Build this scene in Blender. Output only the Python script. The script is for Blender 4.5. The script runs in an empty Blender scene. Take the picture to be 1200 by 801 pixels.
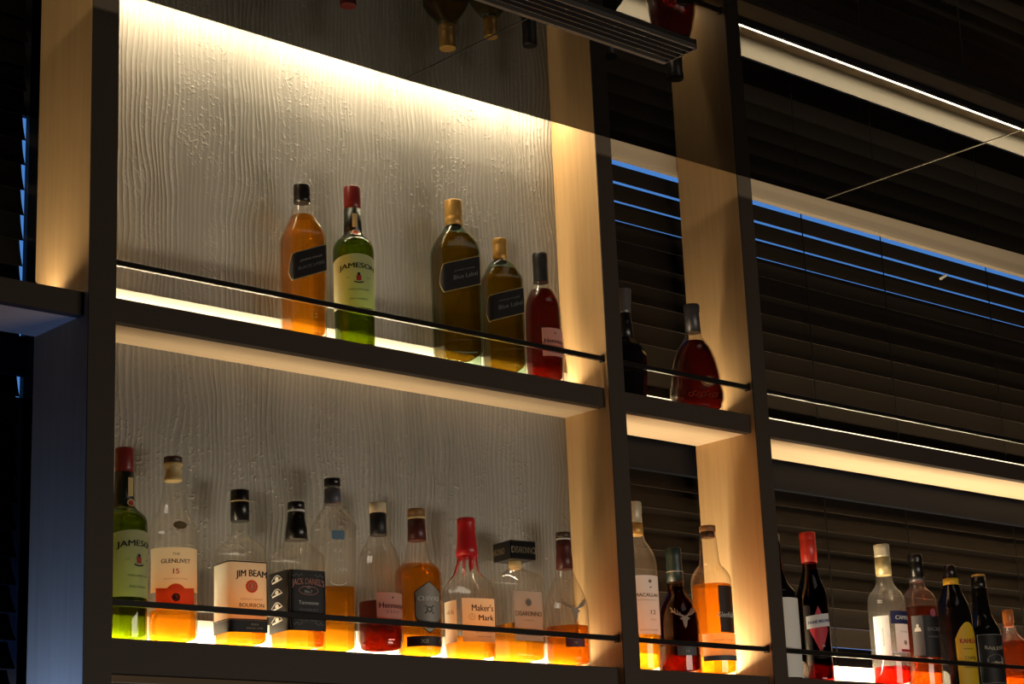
import bpy, bmesh, math, random
from mathutils import Vector, Matrix

random.seed(7)
S = bpy.context.scene
COL = S.collection
PI = math.pi

# ------------------------------------------------------------------ camera
# world: x runs along the shelving, y goes into the wall, z up; the guest sits at (0, -2.5, 1.2)
EYE = Vector((0.0, -2.5, 1.2))
cam = bpy.data.cameras.new('camera')
cam.sensor_width = 36.0
cam.lens = 70.9481
cam.clip_start = 0.05
camo = bpy.data.objects.new('camera', cam)
COL.objects.link(camo)
RX = (0.744229, -0.666698, -0.040465)      # image right
UP = (-0.146785, -0.222356, 0.963853)      # image up
BK = (-0.651596, -0.711387, -0.263345)      # backwards
camo.matrix_world = Matrix(((RX[0], UP[0], BK[0], EYE.x), (RX[1], UP[1], BK[1], EYE.y),
                            (RX[2], UP[2], BK[2], EYE.z), (0, 0, 0, 1)))
S.camera = camo

# ------------------------------------------------------------------ sky at dusk behind the blinds, exposure
W = bpy.data.worlds.new('dusk')
S.world = W
W.use_nodes = True
W.node_tree.nodes['Background'].inputs['Color'].default_value = (0.10, 0.30, 0.78, 1)
W.node_tree.nodes['Background'].inputs['Strength'].default_value = 0.85
S.view_settings.view_transform = 'Standard'
S.view_settings.look = 'None'
S.view_settings.exposure = 0.0
S.view_settings.gamma = 1.0
S.view_settings.use_curve_mapping = False
cy = S.cycles
cy.max_bounces = 12
cy.diffuse_bounces = 4
cy.glossy_bounces = 4
cy.transmission_bounces = 10
cy.transparent_max_bounces = 40
cy.sample_clamp_indirect = 4.0
cy.sample_clamp_direct = 0.0
cy.blur_glossy = 0.6
cy.use_denoising = True

WARM = (1.0, 0.81, 0.53)

def area_light(name, loc, aim, sx, sy, watts, color=WARM, spread=PI):
    l = bpy.data.lights.new(name, 'AREA')
    l.shape = 'RECTANGLE'
    l.size, l.size_y = sx, sy
    l.energy = watts
    l.color = color
    l.spread = spread
    o = bpy.data.objects.new(name, l)
    d = Vector(aim).normalized()
    z = -d
    x = Vector((1, 0, 0)) if abs(d.x) < 0.9 else Vector((0, 1, 0))
    x = (x - z * x.dot(z)).normalized()
    y = z.cross(x)
    o.matrix_world = Matrix(((x.x, y.x, z.x, loc[0]), (x.y, y.y, z.y, loc[1]), (x.z, y.z, z.z, loc[2]), (0, 0, 0, 1)))
    COL.objects.link(o)
    return o

# heights and stations of the shelving
T1, T2 = 2.0775, 1.5735          # tops of the two shelf boards
POST = [(0.46, 0.503), (1.4545, 1.500), (2.5235, 2.5635), (2.920, 2.9605), (4.60, 4.64)]
BAYS = [(POST[i][1], POST[i + 1][0]) for i in range(4)]
CEIL = 2.531
YF = 0.0136                      # shelf fascia, set back from the post fronts
BACK = [0.156, 0.118, 0.156, 0.156]

# light: an LED tape in every shelf board, a cove over the dropped ceiling, an added fill from the front, an added blue light low on the left
LED_Y = 0.102                    # the tape lies just behind the bottles
LED_W = {(0, 1): 1.2, (1, 1): 2.7, (2, 1): 0.75, (3, 1): 3.2, (0, 2): 0.0, (1, 2): 2.8, (2, 2): 3.2, (3, 2): 11.0}
for (b, s), watts in LED_W.items():
    if watts:
        x0, x1 = BAYS[b]
        T = T1 if s == 1 else T2
        area_light('shelf_led_light', ((x0 + x1) / 2, LED_Y, T + 0.0092), (0, 0.1, 1), x1 - x0 - 0.02, 0.005, watts)
area_light('top_shelf_led_light', ((BAYS[1][0] + BAYS[1][1]) / 2, 0.082, 2.640), (0, 0.12, -1), 1.0, 0.008, 3.0)
area_light('ceiling_cove_light', (2.6, -0.20, 2.575), (0, 1, 0.12), 3.4, 0.015, 1.6)
area_light('front_fill_light', (2.9, -2.3, 0.95), (-0.22, 0.85, 0.42), 1.6, 0.6, 19.0, (1.0, 0.86, 0.70))  # fill added in front to brighten the labels, no lamp stands there
area_light('low_blue_fill_light', (1.30, 0.075, 1.26), (0.75, 0.0, 0.66), 0.08, 0.08, 1.1, (0.13, 0.29, 1.0), math.radians(110))  # added blue light, source unseen, tints the lower left face of the upright

# ------------------------------------------------------------------ materials
M = {}

def new_mat(name):
    m = bpy.data.materials.new(name)
    m.use_nodes = True
    nt = m.node_tree
    for n in list(nt.nodes):
        nt.nodes.remove(n)
    out = nt.nodes.new('ShaderNodeOutputMaterial')
    M[name] = m
    return m, nt, out

def nd(nt, kind, **inputs):
    n = nt.nodes.new(kind)
    for k, v in inputs.items():
        k = k.replace('_', ' ')
        if k in n.inputs:
            n.inputs[k].default_value = v
    return n

def c4(c):
    return (c[0], c[1], c[2], 1.0)

def math_node(nt, op, a, b=None):
    n = nt.nodes.new('ShaderNodeMath')
    n.operation = op
    for i, v in enumerate((a, b)):
        if v is None:
            continue
        if isinstance(v, (int, float)):
            n.inputs[i].default_value = v
        else:
            nt.links.new(v, n.inputs[i])
    return n.outputs[0]

def plain(name, color, rough=0.5, metal=0.0, spec=0.5, grain=0.0):
    m, nt, out = new_mat(name)
    p = nd(nt, 'ShaderNodeBsdfPrincipled', Base_Color=c4(color), Roughness=rough, Metallic=metal)
    p.inputs['Specular IOR Level'].default_value = spec
    if grain:
        tc = nd(nt, 'ShaderNodeTexCoord')
        nz = nd(nt, 'ShaderNodeTexNoise', Scale=220.0, Detail=3.0)
        nt.links.new(tc.outputs['Object'], nz.inputs['Vector'])
        mx = nt.nodes.new('ShaderNodeMix')
        mx.data_type = 'RGBA'
        mx.inputs['A'].default_value = c4([c * (1 - grain) for c in color])
        mx.inputs['B'].default_value = c4([min(1, c * (1 + grain)) for c in color])
        nt.links.new(nz.outputs['Fac'], mx.inputs['Factor'])
        nt.links.new(mx.outputs['Result'], p.inputs['Base Color'])
    nt.links.new(p.outputs[0], out.inputs[0])
    return m

def paper(name, color, trans=0.45, rough=0.6):
    """printed label: paper that lets some of the light in the bottle through"""
    m, nt, out = new_mat(name)
    d = nd(nt, 'ShaderNodeBsdfPrincipled', Base_Color=c4(color), Roughness=rough)
    d.inputs['Specular IOR Level'].default_value = 0.25
    t = nd(nt, 'ShaderNodeBsdfTranslucent', Color=c4(color))
    mx = nd(nt, 'ShaderNodeMixShader', Fac=trans)
    nt.links.new(d.outputs[0], mx.inputs[1])
    nt.links.new(t.outputs[0], mx.inputs[2])
    nt.links.new(mx.outputs[0], out.inputs[0])
    return m

def thin_glass(name, tint, edge, refl=0.05, rough=0.02, edge_refl=0.5, haze=0.0):
    """wall of a bottle: tinted see-through glass, deeper in colour and shinier where it turns away"""
    m, nt, out = new_mat(name)
    lw = nd(nt, 'ShaderNodeLayerWeight', Blend=0.5)
    f = lw.outputs['Facing']
    mx = nt.nodes.new('ShaderNodeMix')
    mx.data_type = 'RGBA'
    mx.inputs['A'].default_value = c4(tint)
    mx.inputs['B'].default_value = c4(edge)
    nt.links.new(math_node(nt, 'POWER', f, 3.0), mx.inputs['Factor'])
    tr = nd(nt, 'ShaderNodeBsdfTransparent')
    nt.links.new(mx.outputs['Result'], tr.inputs['Color'])
    gl = nd(nt, 'ShaderNodeBsdfGlossy', Color=(1, 1, 1, 1), Roughness=rough)
    fac = math_node(nt, 'ADD', math_node(nt, 'MULTIPLY', math_node(nt, 'POWER', f, 4.0), edge_refl), refl)
    ms = nt.nodes.new('ShaderNodeMixShader')
    nt.links.new(fac, ms.inputs[0])
    nt.links.new(tr.outputs[0], ms.inputs[1])
    nt.links.new(gl.outputs[0], ms.inputs[2])
    # translucent haze put into the glass to imitate its glow near the tape
    hz = nd(nt, 'ShaderNodeBsdfTranslucent', Color=(0.85, 0.80, 0.70, 1))
    m2 = nd(nt, 'ShaderNodeMixShader', Fac=haze)
    nt.links.new(ms.outputs[0], m2.inputs[1])
    nt.links.new(hz.outputs[0], m2.inputs[2])
    nt.links.new(m2.outputs[0], out.inputs[0])
    return m

def liquid(name, color, ior=1.34, clear=0.70):
    m, nt, out = new_mat(name)
    tr = nd(nt, 'ShaderNodeBsdfTransparent', Color=c4(color))
    rf = nd(nt, 'ShaderNodeBsdfRefraction', Color=c4(color), IOR=ior, Roughness=0.0)
    ms = nd(nt, 'ShaderNodeMixShader', Fac=1 - clear)
    nt.links.new(tr.outputs[0], ms.inputs[1])
    nt.links.new(rf.outputs[0], ms.inputs[2])
    gl = nd(nt, 'ShaderNodeBsdfGlossy', Color=(1, 1, 1, 1), Roughness=0.03)
    m2 = nd(nt, 'ShaderNodeMixShader', Fac=0.025)
    nt.links.new(ms.outputs[0], m2.inputs[1])
    nt.links.new(gl.outputs[0], m2.inputs[2])
    nt.links.new(m2.outputs[0], out.inputs[0])
    return m

def emitter(name, color, strength):
    m, nt, out = new_mat(name)
    e = nd(nt, 'ShaderNodeEmission', Color=c4(color), Strength=strength)
    nt.links.new(e.outputs[0], out.inputs[0])
    return m

def wood(name, c_lo, c_hi, axis, rough=0.55):
    """fine straight-grained veneer; axis = grain direction"""
    m, nt, out = new_mat(name)
    tc = nd(nt, 'ShaderNodeTexCoord')
    mp = nt.nodes.new('ShaderNodeMapping')
    sc = [34.0, 34.0, 34.0]
    sc[axis] = 1.3
    mp.inputs['Scale'].default_value = sc
    nt.links.new(tc.outputs['Object'], mp.inputs['Vector'])
    nz = nd(nt, 'ShaderNodeTexNoise', Scale=3.0, Detail=6.0, Roughness=0.6, Distortion=0.3)
    nt.links.new(mp.outputs[0], nz.inputs['Vector'])
    rp = nt.nodes.new('ShaderNodeValToRGB')
    rp.color_ramp.elements[0].position = 0.32
    rp.color_ramp.elements[0].color = c4(c_lo)
    rp.color_ramp.elements[1].position = 0.68
    rp.color_ramp.elements[1].color = c4(c_hi)
    nt.links.new(nz.outputs['Fac'], rp.inputs['Fac'])
    p = nd(nt, 'ShaderNodeBsdfPrincipled', Roughness=rough)
    p.inputs['Specular IOR Level'].default_value = 0.3
    nt.links.new(rp.outputs['Color'], p.inputs['Base Color'])
    bp = nd(nt, 'ShaderNodeBump', Strength=0.12, Distance=0.001)
    nt.links.new(nz.outputs['Fac'], bp.inputs['Height'])
    nt.links.new(bp.outputs[0], p.inputs['Normal'])
    nt.links.new(p.outputs[0], out.inputs[0])
    return m

def board_concrete(name):
    """grey concrete cast against rough-sawn boards: vertical grain ridges, pits and small blisters"""
    m, nt, out = new_mat(name)
    tc = nd(nt, 'ShaderNodeTexCoord')
    mp = nt.nodes.new('ShaderNodeMapping')
    mp.inputs['Scale'].default_value = (1, 1, 0.075)
    nt.links.new(tc.outputs['Object'], mp.inputs['Vector'])
    # slow sideways warp, so that the grain wanders and closes round knots
    wz = nd(nt, 'ShaderNodeTexNoise', Scale=5.0, Detail=2.0)
    mp2 = nt.nodes.new('ShaderNodeMapping')
    mp2.inputs['Scale'].default_value = (1.6, 1, 0.8)
    nt.links.new(tc.outputs['Object'], mp2.inputs['Vector'])
    nt.links.new(mp2.outputs[0], wz.inputs['Vector'])
    vm = nt.nodes.new('ShaderNodeVectorMath')
    vm.operation = 'MULTIPLY_ADD'
    vm.inputs[1].default_value = (0.05, 0.0, 0.0)
    nt.links.new(wz.outputs['Color'], vm.inputs[0])
    nt.links.new(mp.outputs[0], vm.inputs[2])
    g1 = nd(nt, 'ShaderNodeTexNoise', Scale=78.0, Detail=3.0, Roughness=0.5)
    nt.links.new(vm.outputs[0], g1.inputs['Vector'])
    # ridges only where a broad mask lets them through
    mk = nd(nt, 'ShaderNodeTexNoise', Scale=3.2, Detail=1.0)
    mp3 = nt.nodes.new('ShaderNodeMapping')
    mp3.inputs['Scale'].default_value = (3.4, 1, 0.5)
    nt.links.new(tc.outputs['Object'], mp3.inputs['Vector'])
    nt.links.new(mp3.outputs[0], mk.inputs['Vector'])
    mr = nt.nodes.new('ShaderNodeMapRange')
    mr.inputs['From Min'].default_value = 0.43
    mr.inputs['From Max'].default_value = 0.57
    mr.inputs['To Min'].default_value = 0.06
    nt.links.new(mk.outputs['Fac'], mr.inputs['Value'])
    wv = nd(nt, 'ShaderNodeTexWave', Scale=33.0, Distortion=10.0, Detail=4.0)
    wv.inputs['Detail Scale'].default_value = 0.55
    wv.bands_direction = 'X'
    nt.links.new(vm.outputs[0], wv.inputs['Vector'])
    r1 = math_node(nt, 'POWER', wv.outputs['Fac'], 2.2)
    # the ridges are rough along their length
    rg = nd(nt, 'ShaderNodeTexNoise', Scale=95.0, Detail=3.0)
    mp4 = nt.nodes.new('ShaderNodeMapping')
    mp4.inputs['Scale'].default_value = (1.0, 1, 0.45)
    nt.links.new(tc.outputs['Object'], mp4.inputs['Vector'])
    nt.links.new(mp4.outputs[0], rg.inputs['Vector'])
    r1 = math_node(nt, 'MULTIPLY', r1, math_node(nt, 'ADD', math_node(nt, 'MULTIPLY', rg.outputs['Fac'], 1.1), 0.25))
    ridge = math_node(nt, 'MULTIPLY', math_node(nt, 'ADD', r1, math_node(nt, 'MULTIPLY', g1.outputs['Fac'], 0.5)), mr.outputs[0])
    # blisters and pits
    pz = nd(nt, 'ShaderNodeTexNoise', Scale=165.0, Detail=2.0)
    nt.links.new(tc.outputs['Object'], pz.inputs['Vector'])
    pk = nd(nt, 'ShaderNodeTexNoise', Scale=9.0, Detail=2.0)
    nt.links.new(mp2.outputs[0], pk.inputs['Vector'])
    pr = nt.nodes.new('ShaderNodeMapRange')
    pr.inputs['From Min'].default_value = 0.55
    pr.inputs['From Max'].default_value = 0.74
    nt.links.new(pz.outputs['Fac'], pr.inputs['Value'])
    pm = nt.nodes.new('ShaderNodeMapRange')
    pm.inputs['From Min'].default_value = 0.40
    pm.inputs['From Max'].default_value = 0.6
    nt.links.new(pk.outputs['Fac'], pm.inputs['Value'])
    pits = math_node(nt, 'MULTIPLY', math_node(nt, 'MULTIPLY', pr.outputs[0], pm.outputs[0]), 0.55)
    fine = nd(nt, 'ShaderNodeTexNoise', Scale=420.0, Detail=2.0)
    nt.links.new(tc.outputs['Object'], fine.inputs['Vector'])
    h = math_node(nt, 'ADD', math_node(nt, 'ADD', ridge, pits), math_node(nt, 'MULTIPLY', fine.outputs['Fac'], 0.06))
    bp = nd(nt, 'ShaderNodeBump', Strength=1.0, Distance=0.0026)
    nt.links.new(h, bp.inputs['Height'])
    big = nd(nt, 'ShaderNodeTexNoise', Scale=4.0, Detail=4.0)
    nt.links.new(mp2.outputs[0], big.inputs['Vector'])
    rp = nt.nodes.new('ShaderNodeValToRGB')
    rp.color_ramp.elements[0].position = 0.3
    rp.color_ramp.elements[0].color = (0.29, 0.28, 0.25, 1)
    rp.color_ramp.elements[1].position = 0.7
    rp.color_ramp.elements[1].color = (0.39, 0.375, 0.335, 1)
    nt.links.new(big.outputs['Fac'], rp.inputs['Fac'])
    p = nd(nt, 'ShaderNodeBsdfPrincipled', Roughness=0.55)
    p.inputs['Specular IOR Level'].default_value = 0.35
    # grooves darker, crests lighter: ridge shading put into the colour
    dm = nt.nodes.new('ShaderNodeMapRange')
    dm.inputs['From Min'].default_value = 0.05
    dm.inputs['From Max'].default_value = 0.75
    dm.inputs['To Min'].default_value = 0.90
    dm.inputs['To Max'].default_value = 1.12
    nt.links.new(r1, dm.inputs['Value'])
    mul = nt.nodes.new('ShaderNodeVectorMath')
    mul.operation = 'SCALE'
    nt.links.new(rp.outputs['Color'], mul.inputs[0])
    nt.links.new(dm.outputs[0], mul.inputs['Scale'])
    nt.links.new(mul.outputs[0], p.inputs['Base Color'])
    nt.links.new(bp.outputs[0], p.inputs['Normal'])
    nt.links.new(p.outputs[0], out.inputs[0])
    return m

board_concrete('concrete')
wood('wood_upright', (0.50, 0.312, 0.142), (0.56, 0.362, 0.172), 2)
wood('wood_board', (0.60, 0.445, 0.28), (0.66, 0.50, 0.325), 0)
plain('shaded_front', (0.055, 0.041, 0.031), 0.55, spec=0.25, grain=0.12)  # wood fronts facing away from the tapes; their shade is put into the colour
plain('wood_pale', (0.52, 0.42, 0.30), 0.5, grain=0.08)
plain('black_lacquer', (0.0018, 0.0017, 0.0016), 0.012, spec=0.5)
plain('joint_metal', (0.55, 0.48, 0.38), 0.35, 0.6)
plain('dark_metal', (0.018, 0.016, 0.015), 0.32, 0.3)
plain('vent_metal', (0.03, 0.028, 0.026), 0.35, 0.5)
plain('vent_edge', (0.10, 0.09, 0.08), 0.4, 0.5)
plain('vent_slat', (0.035, 0.032, 0.03), 0.4, 0.4)
plain('slat_brown', (0.020, 0.0145, 0.0098), 0.6, spec=0.12, grain=0.15)
plain('cord_black', (0.006, 0.0055, 0.005), 0.8, spec=0.05)
plain('navy_board', (0.0045, 0.0055, 0.0090), 0.5, spec=0.12)
plain('window_frame', (0.012, 0.012, 0.014), 0.5)
plain('wall_dark', (0.020, 0.019, 0.018), 0.8, grain=0.1)
plain('room_paint', (0.10, 0.09, 0.08), 0.8, grain=0.1)
plain('floor_dark', (0.05, 0.04, 0.032), 0.5, grain=0.2)
plain('clip_plastic', (0.75, 0.70, 0.60), 0.4)
plain('led_tape', (0.7, 0.66, 0.58), 0.5)
emitter('led_diode', (1.0, 0.84, 0.55), 14.0)
plain('acrylic_cream', (0.86, 0.80, 0.68), 0.5)
thin_glass('pane', (0.92, 0.95, 0.97), (0.7, 0.78, 0.8), 0.04)

thin_glass('glass', (0.955, 0.955, 0.935), (0.42, 0.40, 0.34), 0.05, 0.02, 0.75, 0.06)
thin_glass('teal_glass', (0.66, 0.80, 0.70), (0.10, 0.26, 0.22), 0.05)
thin_glass('green_glass', (0.42, 0.56, 0.10), (0.03, 0.08, 0.012), 0.05)
thin_glass('brown_tint', (0.62, 0.42, 0.30), (0.12, 0.05, 0.03), 0.05)
thin_glass('ruby_glass', (0.40, 0.06, 0.06), (0.05, 0.004, 0.006), 0.05)
plain('black_glass', (0.006, 0.005, 0.005), 0.04, spec=0.7)
thin_glass('frost', (0.90, 0.88, 0.80), (0.7, 0.68, 0.6), 0.06, 0.3)

liquid('amber', (0.94, 0.55, 0.085))
liquid('amber_bright', (0.93, 0.51, 0.068))
liquid('amber_deep', (0.88, 0.42, 0.05))
liquid('gold_dark', (0.80, 0.50, 0.11))
liquid('green_liquid', (0.82, 0.80, 0.20))
liquid('cognac', (0.36, 0.055, 0.014))
liquid('cognac_deep', (0.21, 0.034, 0.012))
liquid('rum', (0.66, 0.20, 0.03))
liquid('campari', (0.86, 0.07, 0.025))
liquid('ruby', (0.30, 0.02, 0.022))

plain('black', (0.008, 0.007, 0.007), 0.28)
plain('black_matte', (0.012, 0.012, 0.013), 0.5)
plain('black_green', (0.010, 0.016, 0.010), 0.35)
plain('dark_red', (0.20, 0.018, 0.016), 0.35)
plain('bright_red', (0.62, 0.035, 0.02), 0.35)
plain('wax_red', (0.55, 0.018, 0.022), 0.32)
plain('maroon', (0.085, 0.016, 0.012), 0.4)
plain('maroon_dark', (0.045, 0.018, 0.018), 0.5)
plain('dark_green', (0.018, 0.035, 0.030), 0.4)
plain('slate', (0.085, 0.085, 0.11), 0.45)
plain('gold_cap', (0.55, 0.31, 0.075), 0.42, 0.35)
plain('gold_pale', (0.62, 0.50, 0.24), 0.42, 0.3)
plain('gold_dark_metal', (0.36, 0.26, 0.12), 0.4, 0.6)
plain('cream_cap', (0.60, 0.52, 0.36), 0.4, 0.15)
plain('cork_cream', (0.66, 0.54, 0.34), 0.6, grain=0.15)
plain('wood_brown', (0.26, 0.12, 0.035), 0.5, grain=0.2)
plain('wood_dark', (0.055, 0.028, 0.018), 0.45, grain=0.2)
plain('pewter', (0.16, 0.15, 0.15), 0.4, 0.5)
plain('pewter_dark', (0.060, 0.056, 0.060), 0.38, 0.4)
plain('silver', (0.60, 0.53, 0.45), 0.3, 0.45)
plain('white_paint', (0.84, 0.82, 0.76), 0.5)
plain('green_paint', (0.35, 0.55, 0.12), 0.5)
plain('red_paint', (0.50, 0.035, 0.05), 0.5)
paper('orange_red', (0.74, 0.10, 0.03), 0.45)
plain('yellow', (0.72, 0.46, 0.02), 0.5)
plain('navy', (0.022, 0.026, 0.11), 0.5)
plain('gold', (0.52, 0.40, 0.18), 0.4, 0.4)
plain('gold_soft', (0.42, 0.33, 0.20), 0.5, 0.2)
plain('pale_red', (0.62, 0.26, 0.20), 0.5)
plain('grey_ink', (0.20, 0.19, 0.19), 0.5)
plain('ink', (0.016, 0.014, 0.014), 0.6)
plain('ink_soft', (0.20, 0.17, 0.13), 0.6)
plain('red_ink', (0.42, 0.03, 0.025), 0.6)
plain('navy_ink', (0.03, 0.035, 0.16), 0.6)
plain('white_ink', (0.72, 0.69, 0.62), 0.6)
plain('cream_ink', (0.50, 0.43, 0.30), 0.6)
plain('frost_ink', (0.92, 0.90, 0.84), 0.6)
plain('label_gold_ink', (0.42, 0.27, 0.10), 0.6)
plain('label_gold', (0.62, 0.46, 0.20), 0.5)
plain('label_black', (0.012, 0.011, 0.012), 0.5)
plain('label_slate', (0.10, 0.10, 0.105), 0.5)
plain('label_dark_brown', (0.045, 0.022, 0.012), 0.5)
plain('shield_silver', (0.38, 0.34, 0.285), 0.45, 0.3)
plain('pink', (0.42, 0.10, 0.14), 0.5)
plain('amber_plastic', (0.50, 0.15, 0.03), 0.35)
plain('maroon_label', (0.16, 0.035, 0.040), 0.5)
paper('cream', (0.84, 0.79, 0.56), 0.6)
paper('cream_bright', (0.93, 0.87, 0.71), 0.75)
paper('label_pink', (0.86, 0.66, 0.56), 0.55)
paper('label_grey', (0.56, 0.53, 0.48), 0.4)
paper('label_white', (0.86, 0.86, 0.86), 0.22)
paper('frost_paper', (0.80, 0.74, 0.56), 0.75)
paper('blue_label', (0.16, 0.34, 0.55), 0.4)

# ------------------------------------------------------------------ object helpers
def mesh_obj(name, verts, faces, mat, parent=None, smooth=False, kind=None):
    me = bpy.data.meshes.new(name)
    me.from_pydata([tuple(v) for v in verts], [], faces)
    if mat:
        me.materials.append(M[mat])
    if smooth:
        me.polygons.foreach_set('use_smooth', [True] * len(me.polygons))
    me.update()
    return link(name, me, parent, kind)

def link(name, me, parent=None, kind=None):
    o = bpy.data.objects.new(name, me)
    COL.objects.link(o)
    if parent is not None:
        o.parent = parent
    if kind:
        o['kind'] = kind
    return o

def box_data(x0, x1, y0, y1, z0, z1, bevel=0.0):
    bm = bmesh.new()
    vs = [bm.verts.new((x, y, z)) for x in (x0, x1) for y in (y0, y1) for z in (z0, z1)]
    for f in ((0, 1, 3, 2), (4, 6, 7, 5), (0, 4, 5, 1), (2, 3, 7, 6), (0, 2, 6, 4), (1, 5, 7, 3)):
        bm.faces.new([vs[i] for i in f])
    bmesh.ops.recalc_face_normals(bm, faces=bm.faces)
    if bevel:
        bmesh.ops.bevel(bm, geom=list(bm.edges), offset=bevel, segments=1, affect='EDGES')
    return bm

def box(name, x0, x1, y0, y1, z0, z1, mat, parent=None, kind=None, bevel=0.0):
    bm = box_data(x0, x1, y0, y1, z0, z1, bevel)
    me = bpy.data.meshes.new(name)
    bm.to_mesh(me)
    bm.free()
    me.materials.append(M[mat])
    return link(name, me, parent, kind)

def empty(name, loc, rz=0.0, label=None, cat=None, group=None, kind=None):
    o = bpy.data.objects.new(name, None)
    o.empty_display_size = 0.05
    o.location = loc
    o.rotation_euler = (0, 0, rz)
    COL.objects.link(o)
    if label:
        o['label'] = label
    if cat:
        o['category'] = cat
    if group:
        o['group'] = group
    if kind:
        o['kind'] = kind
    return o

def tag(o, label, cat, group=None):
    o['label'] = label
    o['category'] = cat
    if group:
        o['group'] = group
    return o

# ------------------------------------------------------------------ room shell
XL, XR, YN, YB, ZT = -2.2, 6.2, -5.2, 0.42, 2.86
def struct(name, *a, mat):
    return box(name, *a, mat, kind='structure')

struct('floor', XL, XR, YN, YB + .1, -0.1, 0.0, mat='floor_dark')
struct('wall_left', XL - .1, XL, YN, YB, 0, ZT, mat='room_paint')
struct('wall_right', XR, XR + .1, YN, YB, 0, ZT, mat='room_paint')
struct('wall_front', XL, XR, YN - .1, YN, 0, ZT, mat='room_paint')
struct('wall_back', XL, XR, 0.30, YB, 0, 0.55, mat='wall_dark')            # under the windows
struct('wall_back_pier', 1.514, 2.60, 0.300, 0.312, 0.55, ZT, mat='wall_dark')  # between the windows, behind the concrete
struct('wall_back_end', 5.60, XR, 0.30, YB, 0.55, ZT, mat='wall_dark')
struct('wall_back_start', XL, -0.9, 0.30, YB, 0.55, ZT, mat='wall_dark')
struct('ceiling_upper', XL, XR, YN, YB, ZT, ZT + .1, mat='wall_dark')

def window(name, x0, x1):
    w = empty(name, ((x0 + x1) / 2, 0.345, 0.55), kind='structure')
    cx = (x0 + x1) / 2
    h = 2.29
    for a, b, c, d in ((x0 - cx, x1 - cx, 0, .05), (x0 - cx, x1 - cx, h - .05, h), (x0 - cx, x0 - cx + .012, .05, h - .05), (x1 - cx - .05, x1 - cx, .05, h - .05)):
        box('window_frame', a, b, -.03, .03, c, d, 'window_frame', w)
    box('pane', x0 - cx + .01, x1 - cx - .05, -.004, .004, .05, h - .05, 'pane', w)
    return w

struct('wall_back_low', XL, 1.62, 0.300, 0.312, 0.55, 1.985, mat='wall_dark')   # sill wall of the left window
struct('wall_back_head', XL, 1.62, 0.300, 0.312, 2.46, ZT, mat='wall_dark')
window('window_1', -0.9, 1.62)
window('window_2', 2.60, 5.60)
# horizontal window rail just under the upper shelf
struct('trim_1', 2.58, 5.6, 0.172, 0.186, 1.985, 2.045, mat='navy_board')
struct('trim_2', -0.9, 1.452, 0.172, 0.186, 1.985, 2.045, mat='navy_board')

# dropped ceiling of polished black panels; its far edge stops short of the shelving
cl = empty('ceiling', (2.0, -2.5, CEIL), kind='structure')
EDGE = [(-2.2, -0.075), (0.945, -0.068), (2.020, -0.0545), (3.095, -0.074), (4.170, -0.104), (6.2, -0.13)]
for (xa, ya), (xb, yb) in zip(EDGE, EDGE[1:]):
    g = 0.0008
    v = [(xa + g, YN, 0), (xb - g, YN, 0), (xb - g, yb, 0), (xa + g, ya, 0)]
    vs = [(x - 2.0, y + 2.5, z) for x, y, _ in v for z in (0, 0.012)]
    mesh_obj('ceiling_panel', vs, [(0, 2, 4, 6), (1, 7, 5, 3), (0, 1, 3, 2), (2, 3, 5, 4), (4, 5, 7, 6), (6, 7, 1, 0)], 'black_lacquer', cl)
for (x, y), jw, jm in zip(EDGE[1:-1], (.0009, .0004, .0009, .0009), ('joint_metal', 'vent_edge', 'joint_metal', 'joint_metal')):
    box('joint_strip', x - 2.0 - jw, x - 2.0 + jw, YN + 2.5, y + 2.5 - .002, -0.0012, 0.004, jm, cl)

# ------------------------------------------------------------------ shelving
LBL_POST = ['wooden upright at the far left end of the bar shelving',
            'wooden upright on the left of the concrete-backed bay, dark front edge',
            'wooden upright between the concrete-backed bay and the narrow bay',
            'wooden upright on the right of the narrow bay, lit from the shelf',
            'wooden upright at the far right end of the bar shelving']
for i, (x0, x1) in enumerate(POST):
    cx = (x0 + x1) / 2
    w = x1 - x0
    p = empty('shelf_upright', (cx, 0, 0), 0, LBL_POST[i], 'upright', 'uprights of the bar shelving')
    box('side_panel', -w / 2, w / 2, 0.0025, 0.16, 0, 2.76, 'wood_upright', p)
    box('front_edge', -w / 2, w / 2, 0.0, 0.0025, 0, 2.76, 'shaded_front', p)

wall = struct('wall_concrete', POST[1][1], POST[2][0], 0.118, 0.155, T2 - 0.050, 2.70, mat='concrete')
top = empty('top_shelf', ((POST[1][1] + POST[2][0]) / 2, 0.07, 2.655), 0, 'wooden top shelf closing the concrete-backed bay under the ceiling', 'shelf')
hw = (POST[2][0] - POST[1][1]) / 2
box('board', -hw, hw, -.0564, .048, 0, .03, 'wood_board', top)
tape = box('led_tape', -hw + .01, hw - .01, -.006, .006, -.003, 0, 'led_tape', top)

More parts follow.
